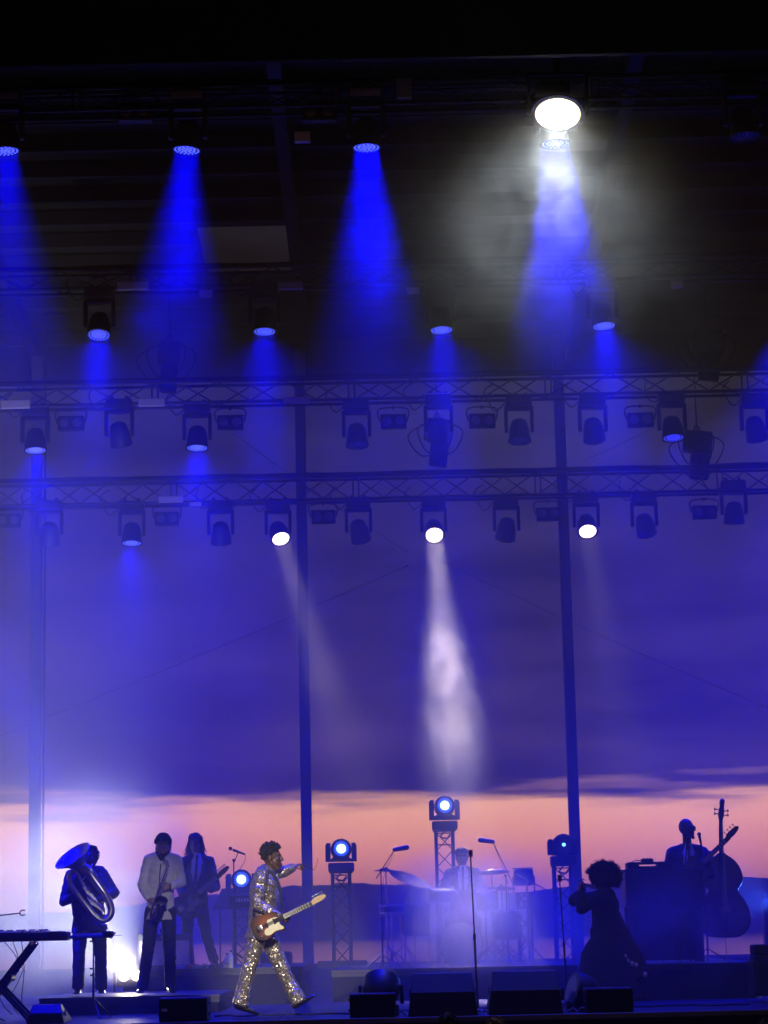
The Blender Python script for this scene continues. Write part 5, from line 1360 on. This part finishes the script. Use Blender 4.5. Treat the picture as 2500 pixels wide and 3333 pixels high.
for i in range(3): MB().cyl((-.04+i*.04, 0, .045), (-.04+i*.04, 0, .058), .010, n=8).build('knob', BLACK, t)
MB().tube([(-.075, 0, .02), (-.13, 0, .03), (-.19, 0, .01), (-.23, 0, -.04)], .005, 5).build('lead', RUBBER, t)

# ---- upright bass
Yv = 29.9
xb = lambda px, py: P(px, py, Yv)
bz = STAGE_Z+.42
org = V((P(2366, 3120, Yv).x, Yv, bz))
t = thing('upright_bass', 'tall upright bass with carved scroll standing right of the bassist', 'double bass', org)
cx0, cz0 = 2362, 3052
SP = mat('varnished_spruce', (.045, .018, .008), .3, 0, var=.35, scale=5, coat=.4)
half = [(0, 3052), (40, 3050), (66, 3036), (82, 3010), (86, 2982), (80, 2955), (66, 2928), (52, 2908), (48, 2895), (56, 2884), (64, 2868), (64, 2846), (54, 2818), (38, 2798), (20, 2785), (8, 2776), (0, 2775)]
pol = []
for dx, py in half: pol.append(P(cx0+dx-(3052-py)*.045, py, Yv)-org)
for dx, py in reversed(half[1:-1]): pol.append(P(cx0-dx-(3052-py)*.045, py, Yv)-org)
b_ = MB().prism(smooth_outline([(q.x, q.z) for q in pol], 3), -.02, .17).build('body', SP, t, smooth=False); bv = b_.modifiers.new('e', 'BEVEL'); bv.width = .018; bv.segments = 3; bv.limit_method = 'ANGLE'; bv.angle_limit = R(60)
ri = []
L3 = lambda px, py, d=0: P(px, py, Yv+d)-org
MB().tube([L3(2349, 2790, .0), L3(2346, 2720, -.0), L3(2346, 2668, .0)], [.030, .026, .023], 10).build('neck', SP, t)
fbp = MB().loft([(L3(2353, 2900, -.075), .036, .008), (L3(2348, 2780, -.045), .030, .008), (L3(2346, 2668, -.03), .022, .008)], 8, True, (1, 0, 0)).build('fingerboard', BLACK, t)
hd = MB().loft([(L3(2346, 2670), .026, .032), (L3(2347, 2652), .042, .048), (L3(2349, 2634), .036, .040), (L3(2350, 2622), .026, .030)], 10, True, (1, 0, 0)).build('peg_box', SP, t)
MB().tube([L3(2350, 2624, .0), L3(2350, 2612, .01), L3(2351, 2608, -.03), L3(2351, 2614, -.05), L3(2351, 2620, -.035), L3(2351, 2616, -.02)], [.030, .036, .034, .028, .022, .014], 10).build('scroll', SP, t)
for i, (sx_, py) in enumerate(((1, 2656), (-1, 2650), (1, 2642), (-1, 2636))):
    p0 = L3(2348, py); MB().cyl(p0, p0+V((sx_*.075, 0, .01)), .007, n=8).ball(p0+V((sx_*.085, 0, .01)), (.012, .006, .022), 8).build('tuning_peg', CHROME, t)
for sx_ in (-1, 1):
    MB().tube([L3(2358+sx_*30, 2985, -.022), L3(2358+sx_*36, 2972, -.022), L3(2357+sx_*26, 2945, -.022), L3(2356+sx_*16, 2920, -.022), L3(2356+sx_*22, 2912, -.022)], [.010, .007, .008, .007, .009], 6).build('sound_hole', BLACK, t)
MB().bbox(L3(2347, 2968, -.10)-V((.02, 0, .0)), L3(2370, 2948, -.025)+V((.02, 0, 0)), .004).build('bridge', mat('maple_bridge', (.35, .22, .1), .5), t)
MB().loft([(L3(2361, 3030, -.05), .030, .01), (L3(2358, 2985, -.075), .045, .012)], 8, True, (1, 0, 0)).build('tailpiece', BLACK, t)
for i in range(4): MB().tube([L3(2346+i*2, 2668, -.035), L3(2352+i*4, 2950, -.115), L3(2354+i*4, 2985, -.09)], .002, 4).build('string', CHROME, t)
MB().cyl(L3(2362, 3052, .07), V((L3(2362, 3052, .07).x, .07, .0)), .006, n=8).build('end_pin', CHROME, t)
# ---- amplifier rig cut by the right edge
Yr = 26.4
x0 = P(2456, 3190, Yr).x
t = thing('bass_amplifier', 'bass amplifier stack with pale feet cut by the right edge', 'amplifier', (x0, Yr, STAGE_Z))
zt = P(2470, 3128, Yr).z-STAGE_Z; zb_ = P(2470, 3258, Yr).z-STAGE_Z
MB().bbox((0, 0, .07), (.75, .5, zt), .015).build('cabinet', WB, t, smooth=False); MB().bbox((.05, -.012, .12), (.70, -.001, zt-.06), .004).build('grille', GRILL, t, smooth=False)
z1 = P(2470, 3083, Yr).z-STAGE_Z
MB().bbox((.02, .05, zt+.065), (.72, .40, z1+.03), .03).build('amp_head', BLACK, t); MB().bbox((.03, .02, zt+.002), (.70, .45, zt+.062), .008).build('tray', DARKALU, t)
for i in range(3): MB().bbox((.02+i*.105, -.02, .045), (.02+i*.105+.06, .04, .069), .004).build('foot', mat('pale_foot', (.6, .6, .65), .4), t)
MB().tube([(.20, -.016, .30), (.13, -.02, .15), (.10, -.02, .10), (.20, -.02, .09), (.26, -.02, .20), (.24, -.02, .32)], .004, 5).build('lead', RUBBER, t)
# ---- small dark case behind the singer, leads on the floor
p = on_stage(905, 3160, 33.2)
t = thing('flight_case', 'rounded dark case behind the legs of the singer', 'case', p)
MB().bbox((-.26, 0, 0), (.20, .3, .62), .06).build('shell', BLACK, t); MB().bbox((-.27, -.006, .40), (.21, .306, .43), .004).build('trim', DARKALU, t)
for i, (a, lab) in enumerate((((1296, 3292), 'dark lead coiling between the fill speaker and the wedge'), ((1575, 3292), 'pale lead lying between the two big wedges'), ((1872, 3288), 'thin lead by the tipped lamp head'))):
    p = on_stage(a[0], a[1], 24.5); rnd = random.Random(i)
    t = thing('cable', lab, 'cable', p, 'cables on the stage edge')
    pts = [V((-.12+.03*k+rnd.uniform(-.02, .02), .05*math.sin(k*1.7)+.04*rnd.random(), .006+.05*abs(math.sin(k*.9+i)))) for k in range(9)]
    MB().tube(pts, .006, 6).build('lead', RUBBER if i == 0 else mat('pale_lead', (.35, .33, .33), .5), t)

for i, (x0, x1, Y, lab) in enumerate(((700, 1150, 25.6, 'long black cable lying across the floor behind the singer'), (1880, 2440, 25.7, 'long black cable lying across the floor at the right'), (1250, 1900, 26.3, 'grey cable run across the floor in front of the drum riser'))):
    p = on_stage(x0, 3290, Y); q = on_stage(x1, 3290, Y); rnd = random.Random(40+i)
    t = thing('cable', lab, 'cable', p, 'cables lying on the deck')
    MB().tube([V(((q.x-p.x)*k/30, .35*mnoise.noise(V((k*.23, i*3.1, 0)))+.04*math.sin(k*.8), .010)) for k in range(31)], .011, 6).build('lead', mat('grey_lead', (.06, .06, .065), .5) if i == 2 else RUBBER, t)
# ------------------------------------------------------------------ towers with moving lights behind the band
SKYB = emat('blue_white_lens', (.0, .06, 1.0), .9)
GLINT = emat('blue_glint', (.10, .40, 1.0), 6.0)
CORE = emat('lamp_core', (.45, .85, 1.0), 6.0)
def tower(label, px, py_top, Y, w_=.30, foot_h=0.0, base=True):
    c = P(px, py_top, Y); ft = V((c.x, Y, STAGE_Z+foot_h)); h = c.z-ft.z
    t = thing('truss_tower', label, 'truss tower', ft, 'short truss towers behind the band')
    cm_ = MB().cyl((0, 0, .02), (0, 0, h-.02), .025, n=8).mesh('chord', DARKALU)
    for sx_ in (-1, 1):
        for sy_ in (-1, 1): inst('chord', cm_, t, (sx_*(w_/2-.025), sy_*(w_/2-.025), 0))
    n_ = max(2, round(h/.26)); st2 = (h-.10)/n_
    bA = MB().cyl((-w_/2+.03, 0, 0), (w_/2-.03, 0, st2), .009, n=6).mesh('brace', DARKALU); bB = MB().cyl((w_/2-.03, 0, 0), (-w_/2+.03, 0, st2), .009, n=6).mesh('brace', DARKALU)
    for i in range(n_):
        inst('brace', bA if i % 2 else bB, t, (0, -w_/2+.025, .05+i*st2)); inst('brace', bB if i % 2 else bA, t, (0, w_/2-.025, .05+i*st2))
    rg = MB().cyl((-w_/2+.03, 0, 0), (w_/2-.03, 0, 0), .012, n=6).mesh('rung', DARKALU)
    for zz in (.05, h-.22, h-.05): inst('rung', rg, t, (0, -w_/2+.025, zz))
    MB().bbox((-w_/2-.02, -w_/2-.02, h-.02), (w_/2+.02, w_/2+.02, h), .006).build('top_plate', DARKALU, t, smooth=False)
    if base: MB().bbox((-.36, -.3, 0), (.36, .3, .10), .01).build('ballast_base', BLACK, t, smooth=False)
    MB().tube([(.0, -.17, h-.03), (-.06, -.19, h-.10), (.03, -.19, h-.13), (.08, -.18, h-.07)], .014, 6).build('cable_loop', RUBBER, t)
    return c
def beam_light(label, px, py, Y, ztop, lit=2.0, w_=.46, aimd=(.05, -1, .1), r=.155):
    """moving head standing on something: base, yoke, round head"""
    c = P(px, py, Y); ft = V((c.x, Y, ztop)); zc = c.z-ztop
    t = thing('beam_light', label, 'stage light', ft, 'moving lights standing behind the band')
    MB().bbox((-.19, -.17, 0.002), (.19, .17, .13), .02).build('base', SHELL, t)
    yk = MB().prism([(-w_/2, .15), (w_/2, .15), (w_/2, zc+.06), (w_/2-.02, zc+.10), (w_/2-.075, zc+.10), (w_/2-.075, zc-.14), (w_/2-.14, .24), (-w_/2+.14, .24), (-w_/2+.075, zc-.14), (-w_/2+.075, zc+.10), (-w_/2+.02, zc+.10), (-w_/2, zc+.06)], -.07, .07).build('yoke', SHELL, t, smooth=False)
    M = aim(aimd, (0, 0, 1)).to_4x4(); M.translation = (0, 0, zc)
    hd = MB().lathe([(0, .17), (.10, .165), (r*.93, .10), (r, .0), (r*.98, -.10), (r*.9, -.13), (r*.72, -.132)], M, 32).build('head', SHELL, t)
    MB().lathe([(0, -.120), (r*.74, -.126)], M, 28).build('lens', SKYB if lit > .5 else OFF, t)
    if lit: MB().lathe([(0, -.150), (r*(.36 if lit > .5 else .12), -.145), (r*(.42 if lit > .5 else .15), -.128)], M, 20).build('lamp_core', CORE if lit > .5 else GLINT, t)
    if lit > .5:
        spot(t, (M @ V((0, 0, -.17))), V(aimd), 70*lit, (.03, .10, 1.0), R(60), 1.0, .06)
    return t
c = tower('short truss tower left of the drum kit', 1110, 2838, 34.0, foot_h=0.36)
beam_light('lit blue moving light on the tower left of the drum kit', 1110, 2766, 34.0, c.z, 1.0)
c = tower('tall truss tower right behind the drummer', 1446, 2702, 34.3, foot_h=0.0)
beam_light('lit blue moving light on the tall tower behind the drummer', 1446, 2626, 34.3, c.z, 1.4)
c = tower('truss tower beside the rightmost steel column', 1830, 2815, 34.3)
beam_light('dark moving light with one blue glint beside the rightmost column', 1832, 2753, 34.3, c.z, .3, r=.17)
c = tower('low tower behind the synthesizer', 790, 2935, 34.0)
beam_light('lit blue moving light glowing behind the synthesizer', 786, 2866, 34.0, c.z, 1.2)
c = tower('low tower under the square unlit lamp', 1706, 2905, 33.9, w_=.22)
t = thing('wash_panel', 'square unlit lamp on the low tower right of the drummer', 'stage light', (c.x, 33.9, c.z))
MB().bbox((-.14, -.09, .10), (.14, .09, .34), .03).build('housing', SHELL, t); MB().bbox((-.16, -.10, .345), (.14, .10, .358), .004).build('top_flap', SHELL, t)
for s_ in (-1, 1): MB().bbox((s_*.155-.010, -.02, .0), (s_*.155+.010, .02, .24), .004).build('bracket_arm', SHELL, t)
MB().bbox((-.11, -.096, .13), (.11, -.091, .31), .002).build('lens', OFF, t)
# blue lamp cut by the right edge
c = on_stage(2512, 3100, 32.5)
beam_light('lit blue lamp cut by the right edge behind the upright bass', 2536, 2948, 32.5, STAGE_Z+.40, 13.0, aimd=(-.55, -.7, .12))
bx = thing('lamp_crate', 'black crate under the blue lamp at the right edge', 'crate', (c.x, 32.5, STAGE_Z))
MB().bbox((-.3, -.25, 0), (.3, .25, .398), .012).build('case', WB, bx, smooth=False); MB().bbox((-.303, -.253, .26), (.303, .253, .28), .003).build('trim', DARKALU, bx, smooth=False)

# ------------------------------------------------------------------ rig extras: blinders, hoists, wires
def blinder(label, px, py, Y, grp):
    c = P(px, py, Y)
    t = thing('twin_blinder', label, 'stage light', c, grp)
    MB().bbox((-.20, -.05, -.11), (.20, .08, .11), .012).build('housing', SHELL, t, smooth=False)
    for s_ in (-1, 1):
        inst('lamp', MB().lathe([(0, .012), (.045, .006), (.068, -.002), (.070, .004)], None, 20).mesh('lamp', mat('unlit_reflector', (.16, .16, .19), .3, .6)), t, (s_*.10, -.053, 0), (R(90), 0, 0))
    br = MB().tube([(-.21, 0, 0), (-.21, 0, .20), (.21, 0, .20), (.21, 0, 0)], .012, 6).build('bracket', SHELL, t)
    MB().cyl((0, 0, .19), (0, 0, .24), .02, n=8).build('clamp', DARKALU, t)
GB1 = 'unlit twin blinders under the third truss'; GB2 = 'unlit twin blinders under the rear truss'
for px, lab in ((231, 'twin blinder under the third truss, near the left edge'), (750, 'twin blinder under the third truss beside the second blue light'),
                (1281, 'twin blinder under the third truss, left of the third blue beam'), (1570, 'twin blinder under the third truss, right of the third blue beam'), (2085, 'twin blinder under the third truss beside the dim blue light')):
    blinder(lab, px, 1372-(px-1250)*.006, 34.0, GB1)
for px, lab in ((28, 'twin blinder under the rear truss at the left edge'), (544, 'twin blinder under the rear truss right of its blue light'), (1053, 'twin blinder under the rear truss beside the left white lamp'),
                (1785, 'twin blinder under the rear truss left of the right column'), (2293, 'twin blinder under the rear truss near the right edge')):
    blinder(lab, px, 1680-(px-1250)*.012, 37.0, GB2)
for px, lab in ((440, 'twin blinder on the front truss near the left, faintly seen'), (1040, 'twin blinder on the front truss near the middle, faintly seen')):
    blinder(lab, px, 366, 25.2, 'unlit twin blinders on the front truss')
def hoist(label, px, py, Y, k=1.0):
    c = P(px, py, Y)
    t = thing('chain_hoist', label, 'hoist', c, 'chain hoists of the lighting trusses')
    M = Matrix.Rotation(R(6), 4, 'Y')
    MB().bbox((-.17*k, -.13, -.18), (.17*k, .13, .18), .04, M).build('motor', BLACK, t); MB().bbox((-.10, -.10, -.62), (.16*k, .10, -.19), .05, M).build('chain_bag', RUBBER, t)
    zt_ = roof_z(Y)-.2-c.z
    MB().tube([(0, 0, .18), (0, 0, zt_)], .012, 6).build('chain', DARKALU, t)
    MB().tube([(-.02, 0, .18), (-.05, 0, .24), (0, 0, .29), (.05, 0, .24), (.02, 0, .19)], .014, 6).build('hook', DARKALU, t)
    for q in range(4):
        s_ = (-1)**q
        MB().tube([(.05*s_, -.1, .15), (s_*(.25+.08*q), -.14, .05-.05*q), (s_*(.18+.04*q), -.14, -.30-.05*q), (s_*.05, -.12, -.42)], .013, 6).build('cable_loop', RUBBER, t)
hoist('chain hoist with cable loops over the third truss, left of centre', 552, 1150, 34.0)
hoist('chain hoist with cable loops over the rear truss in the middle', 1424, 1400, 37.0, 1.3)
hoist('chain hoist over the third truss near the right edge', 2300, 1110, 34.0, 1.4)
hoist('chain hoist with coiled cable over the rear truss near the right edge', 2270, 1440, 37.0, 1.4)
PL = ((493, 1310, 33.8, .20, .055, 'pale plate on the third truss, left of the second hoist'), (556, 1626, 36.8, .20, .05, 'bright pale plate on the rear truss above its blinder'), (636, 1640, 36.8, .10, .03, 'short pale plate under the rear truss'),
      (432, 930, 31.0, .22, .055, 'faint plate on the second truss, left'), (935, 930, 31.0, .22, .05, 'faint plate on the second truss, middle'), (670, 955, 30.9, .09, .05, 'small pale tag below the second truss'), (1345, 945, 30.9, .09, .04, 'small pale tag below the second truss right of centre'),
      (1315, 288, 25.0, .085, .12, 'pale square tag on the front truss'), (984, 446, 24.9, .09, .06, 'small pale tag hanging below the front truss'), (1425, 1290, 33.8, .20, .05, 'pale plate on the third truss in the third blue beam'), (965, 1302, 33.8, .20, .05, 'pale plate on the third truss by the middle column'), (2205, 925, 30.9, .08, .05, 'small pale tag below the second truss, far right'),
      (50, 1316, 33.8, .22, .06, 'dim plate on the third truss at the left edge'))
for px, py, Y, w_, h_, lab in PL:
    c = P(px, py, Y); t = thing('junction_box', lab, 'junction box', c, 'pale plates on the trusses')
    MB().bbox((-w_, -.02, -h_), (w_, .06, h_), .008).build('lid', PLATE, t, smooth=False); MB().bbox((-w_*.8, .062, -h_*.7), (w_*.8, .11, h_*.7), .004).build('bracket', DARKALU, t, smooth=False)
for a, b, lab in (((1440, 1830, 38.3), (2560, 2330, 38.3), 'long guy wire slanting down to the right across the sky'), ((2330, 1280, 38.4), (1900, 1500, 38.4), 'short wire slanting between the trusses at the right'),
                  ((660, 1340, 38.4), (1330, 1800, 38.4), 'faint wire slanting down behind the trusses, left of centre'), ((1330, 1840, 38.5), (-60, 2420, 38.5), 'faint guy wire slanting down to the left across the sky')):
    p0, p1 = P(*a), P(*b); t = thing('guy_wire', lab, 'wire', p0, 'wires across the back of the stage')
    m_ = p0.lerp(p1, .5)-V((0, 0, .05))
    MB().tube([(0, 0, 0), m_-p0, p1-p0], .0042, 6).build('strand', DARKALU, t); MB().cyl((0, 0, 0), (p1-p0)*.01, .012, n=8).build('turnbuckle', DARKALU, t)

# ------------------------------------------------------------------ heads of the audience
def spectator(label, px, py, Y, hairm, r=.10):
    c = P(px, py, Y)-V((0, 0, .12)); ft = V((c.x, Y, 0))
    t = thing('person', label, 'person', ft, 'spectators at the foot of the stage')
    c = c-ft; mb = MB(); head(mb, c, (.1, 1, .15), (0, -.1, 1))
    mb.cap(c-V((0, 0, .10)), c-V((0, 0, .26)), .055, .06, 10)
    mb.loft([(c-V((0, 0, .22)), .07, .06), (c-V((0, 0, .28)), .20, .10), (c-V((0, 0, .50)), .19, .12), (c-V((0, 0, .85)), .16, .11)], 14, True, (1, 0, 0))
    for s_ in (-1, 1):
        mb.cap(c+V((s_*.19, 0, -.30)), c+V((s_*.23, 0, -.58)), .05, .042, 8); mb.cap(c+V((s_*.23, 0, -.58)), c+V((s_*.20, .12, -.80)), .04, .03, 8)
        mb.cap(c+V((s_*.09, 0, -.85)), V((s_*.10, 0, .48)), .08, .055, 8); mb.cap(V((s_*.10, 0, .48)), V((s_*.10, 0, .06)), .05, .04, 8); mb.cap(V((s_*.10, -.03, .04)), V((s_*.10, .17, .03)), .04, .03, 8)
        hand(mb, c+V((s_*.20, .12, -.80)), (0, .3, -1), (-s_, 0, 0), s_, 25)
    put('body', bake(mb, 'body', SKIN_L, .012, 2), t, (0, 0, 0))
    hb = MB(); rnd = random.Random(int(px)); hb.ball(c+V((0, -.015, .03)), (.082, .098, .102), 14)
    for i in range(160):
        d = V((rnd.gauss(0, 1), rnd.gauss(-.4, 1), rnd.gauss(.3, 1))).normalized(); p = c+V((d.x*.085, d.y*.10-.015, d.z*.108+.03)); hb.tube([p, p+d*.012+V((0, 0, -.02))*rnd.random(), p+d*.014+V((rnd.uniform(-.02, .02), 0, -.045))], [.008, .006, .002], 4)
    hb.build('hair', hairm, t)
    jk = MB().loft([(c-V((0, 0, .20)), .075, .07), (c-V((0, 0, .27)), .22, .12), (c-V((0, 0, .50)), .21, .14), (c-V((0, 0, .92)), .19, .13)], 14, True, (1, 0, 0))
    for s_ in (-1, 1): jk.cap(c+V((s_*.19, 0, -.30)), c+V((s_*.23, 0, -.56)), .062, .055, 8)
    put('shirt', bake(jk, 'shirt', SUIT, .014, 2), t, (0, 0, 0))
spectator('brown haired spectator just showing below the stage edge, right of centre', 1612, 3312, 21.5, mat('brown_hair', (.11, .05, .025), .5))
spectator('dark haired spectator just showing at the stage edge below the left wedge', 1457, 3298, 22.6, HAIRB)
spectator('dark haired spectator in the bottom right corner', 2492, 3320, 21.0, HAIRB)
# ------------------------------------------------------------------ stage haze and smoke
def volmat(name, c, dens, scale, contrast, ball=True, aniso=0.0, fall=1.0, base=0.0, stretch=(1, 1, 1), step=.5):
    m_ = bpy.data.materials.new(name); m_.use_nodes = True
    t = m_.node_tree; t.nodes.clear()
    out = t.nodes.new('ShaderNodeOutputMaterial'); pv = t.nodes.new('ShaderNodeVolumePrincipled')
    pv.inputs['Color'].default_value = (*c, 1); pv.inputs['Anisotropy'].default_value = aniso
    pv.inputs['Density'].default_value = dens
    t.links.new(pv.outputs[0], out.inputs['Volume'])
    if contrast is not None:
        tc_ = t.nodes.new('ShaderNodeTexCoord'); no = t.nodes.new('ShaderNodeTexNoise')
        no.inputs['Scale'].default_value = scale; no.inputs['Detail'].default_value = 5; no.inputs['Roughness'].default_value = .62; no.inputs['Distortion'].default_value = .6
        ge = t.nodes.new('ShaderNodeNewGeometry')
        mp_ = t.nodes.new('ShaderNodeMapping'); mp_.inputs['Scale'].default_value = stretch
        t.links.new(ge.outputs['Position'], mp_.inputs[0]); t.links.new(mp_.outputs[0], no.inputs['Vector'])
        mr = t.nodes.new('ShaderNodeMapRange')
        mr.inputs['From Min'].default_value = contrast[0]; mr.inputs['From Max'].default_value = contrast[1]
        mr.inputs['To Min'].default_value = base; mr.inputs['To Max'].default_value = 1.0
        t.links.new(no.outputs[0], mr.inputs[0]); res = mr.outputs[0]
        if ball:
            ln = t.nodes.new('ShaderNodeVectorMath'); ln.operation = 'LENGTH'; t.links.new(tc_.outputs['Object'], ln.inputs[0])
            m2 = t.nodes.new('ShaderNodeMapRange'); m2.interpolation_type = 'SMOOTHSTEP'
            m2.inputs['From Min'].default_value = 0.15; m2.inputs['From Max'].default_value = 1.0
            m2.inputs['To Min'].default_value = 1; m2.inputs['To Max'].default_value = 0
            t.links.new(ln.outputs['Value'], m2.inputs[0])
            mu = t.nodes.new('ShaderNodeMath'); mu.operation = 'MULTIPLY'; t.links.new(res, mu.inputs[0]); t.links.new(m2.outputs[0], mu.inputs[1]); res = mu.outputs[0]
        md = t.nodes.new('ShaderNodeMath'); md.operation = 'MULTIPLY'; md.inputs[1].default_value = dens
        t.links.new(res, md.inputs[0]); t.links.new(md.outputs[0], pv.inputs['Density'])
    try: m_.cycles.volume_step_rate = step
    except Exception: pass
    return m_

HAZE_D = 0.027
hz = MB().box((-22, 24.0, 0.7), (22, 41.5, 15.5)).build('stage_haze', volmat('stage_haze', (.93, .93, .96), HAZE_D, .35, None), smooth=False)
tag(hz, kind='stuff')
# evening air over the sea: one even box round the camera and everything
air = MB().box((-2600, -120, SEA_Z-1.0), (2600, 4300, 80)).build('haze', volmat('sea_air', (.95, .93, .95), .00022, 1, None, aniso=.5), smooth=False)
tag(air, kind='stuff')
def puff(label_unused, c, rad, dens, scale, contrast, colr=(.95, .95, .97), base=0.0, seed=0):
    q = MB().ball((0, 0, 0), 1.0, 20).build('smoke', volmat('smoke_%d' % seed, colr, dens, scale, contrast, True, base=base), smooth=True)
    q.location = c; q.scale = rad; tag(q, kind='stuff'); return q
puff('left', P(300, 2950, 32.0), (2.5, 1.2, 2.2), 1.3, 1.1, (.40, .64), base=.12, seed=1)
puff('low', P(398, 3135, 29.0), (.42, .34, .36), 2.4, 2.6, (.38, .64), base=.20, seed=5)
puff('drum', P(1560, 3050, 30.3), (1.9, 1.0, 1.5), 1.9, 1.0, (.36, .66), base=.20, seed=2)
puff('glare', P(1720, 680, 25.2), (2.9, 1.1, 2.1), .62, 1.5, (.40, .64), (.88, .94, 1.0), base=.06, seed=3)
puff('plume', P(1812, 640, 24.75), (.42, .32, .95), 1.0, 4.2, (.44, .60), (.9, .95, 1.0), base=.0, seed=6)
puff('column', P(1450, 2200, 33.4), (1.0, 3.0, 2.6), .50, 2.6, (.44, .64), base=.06, seed=4)
puff('drift', P(560, 900, 25.4), (2.2, 1.0, 1.5), .10, 1.2, (.42, .62), base=.0, seed=8)
puff('drift', P(1150, 2050, 34.5), (3.2, 1.6, 2.0), .10, 1.0, (.44, .62), base=.0, seed=9)
puff('right', P(2180, 3040, 28.1), (1.8, .5, 1.2), .8, 1.1, (.36, .66), base=.2, seed=10)
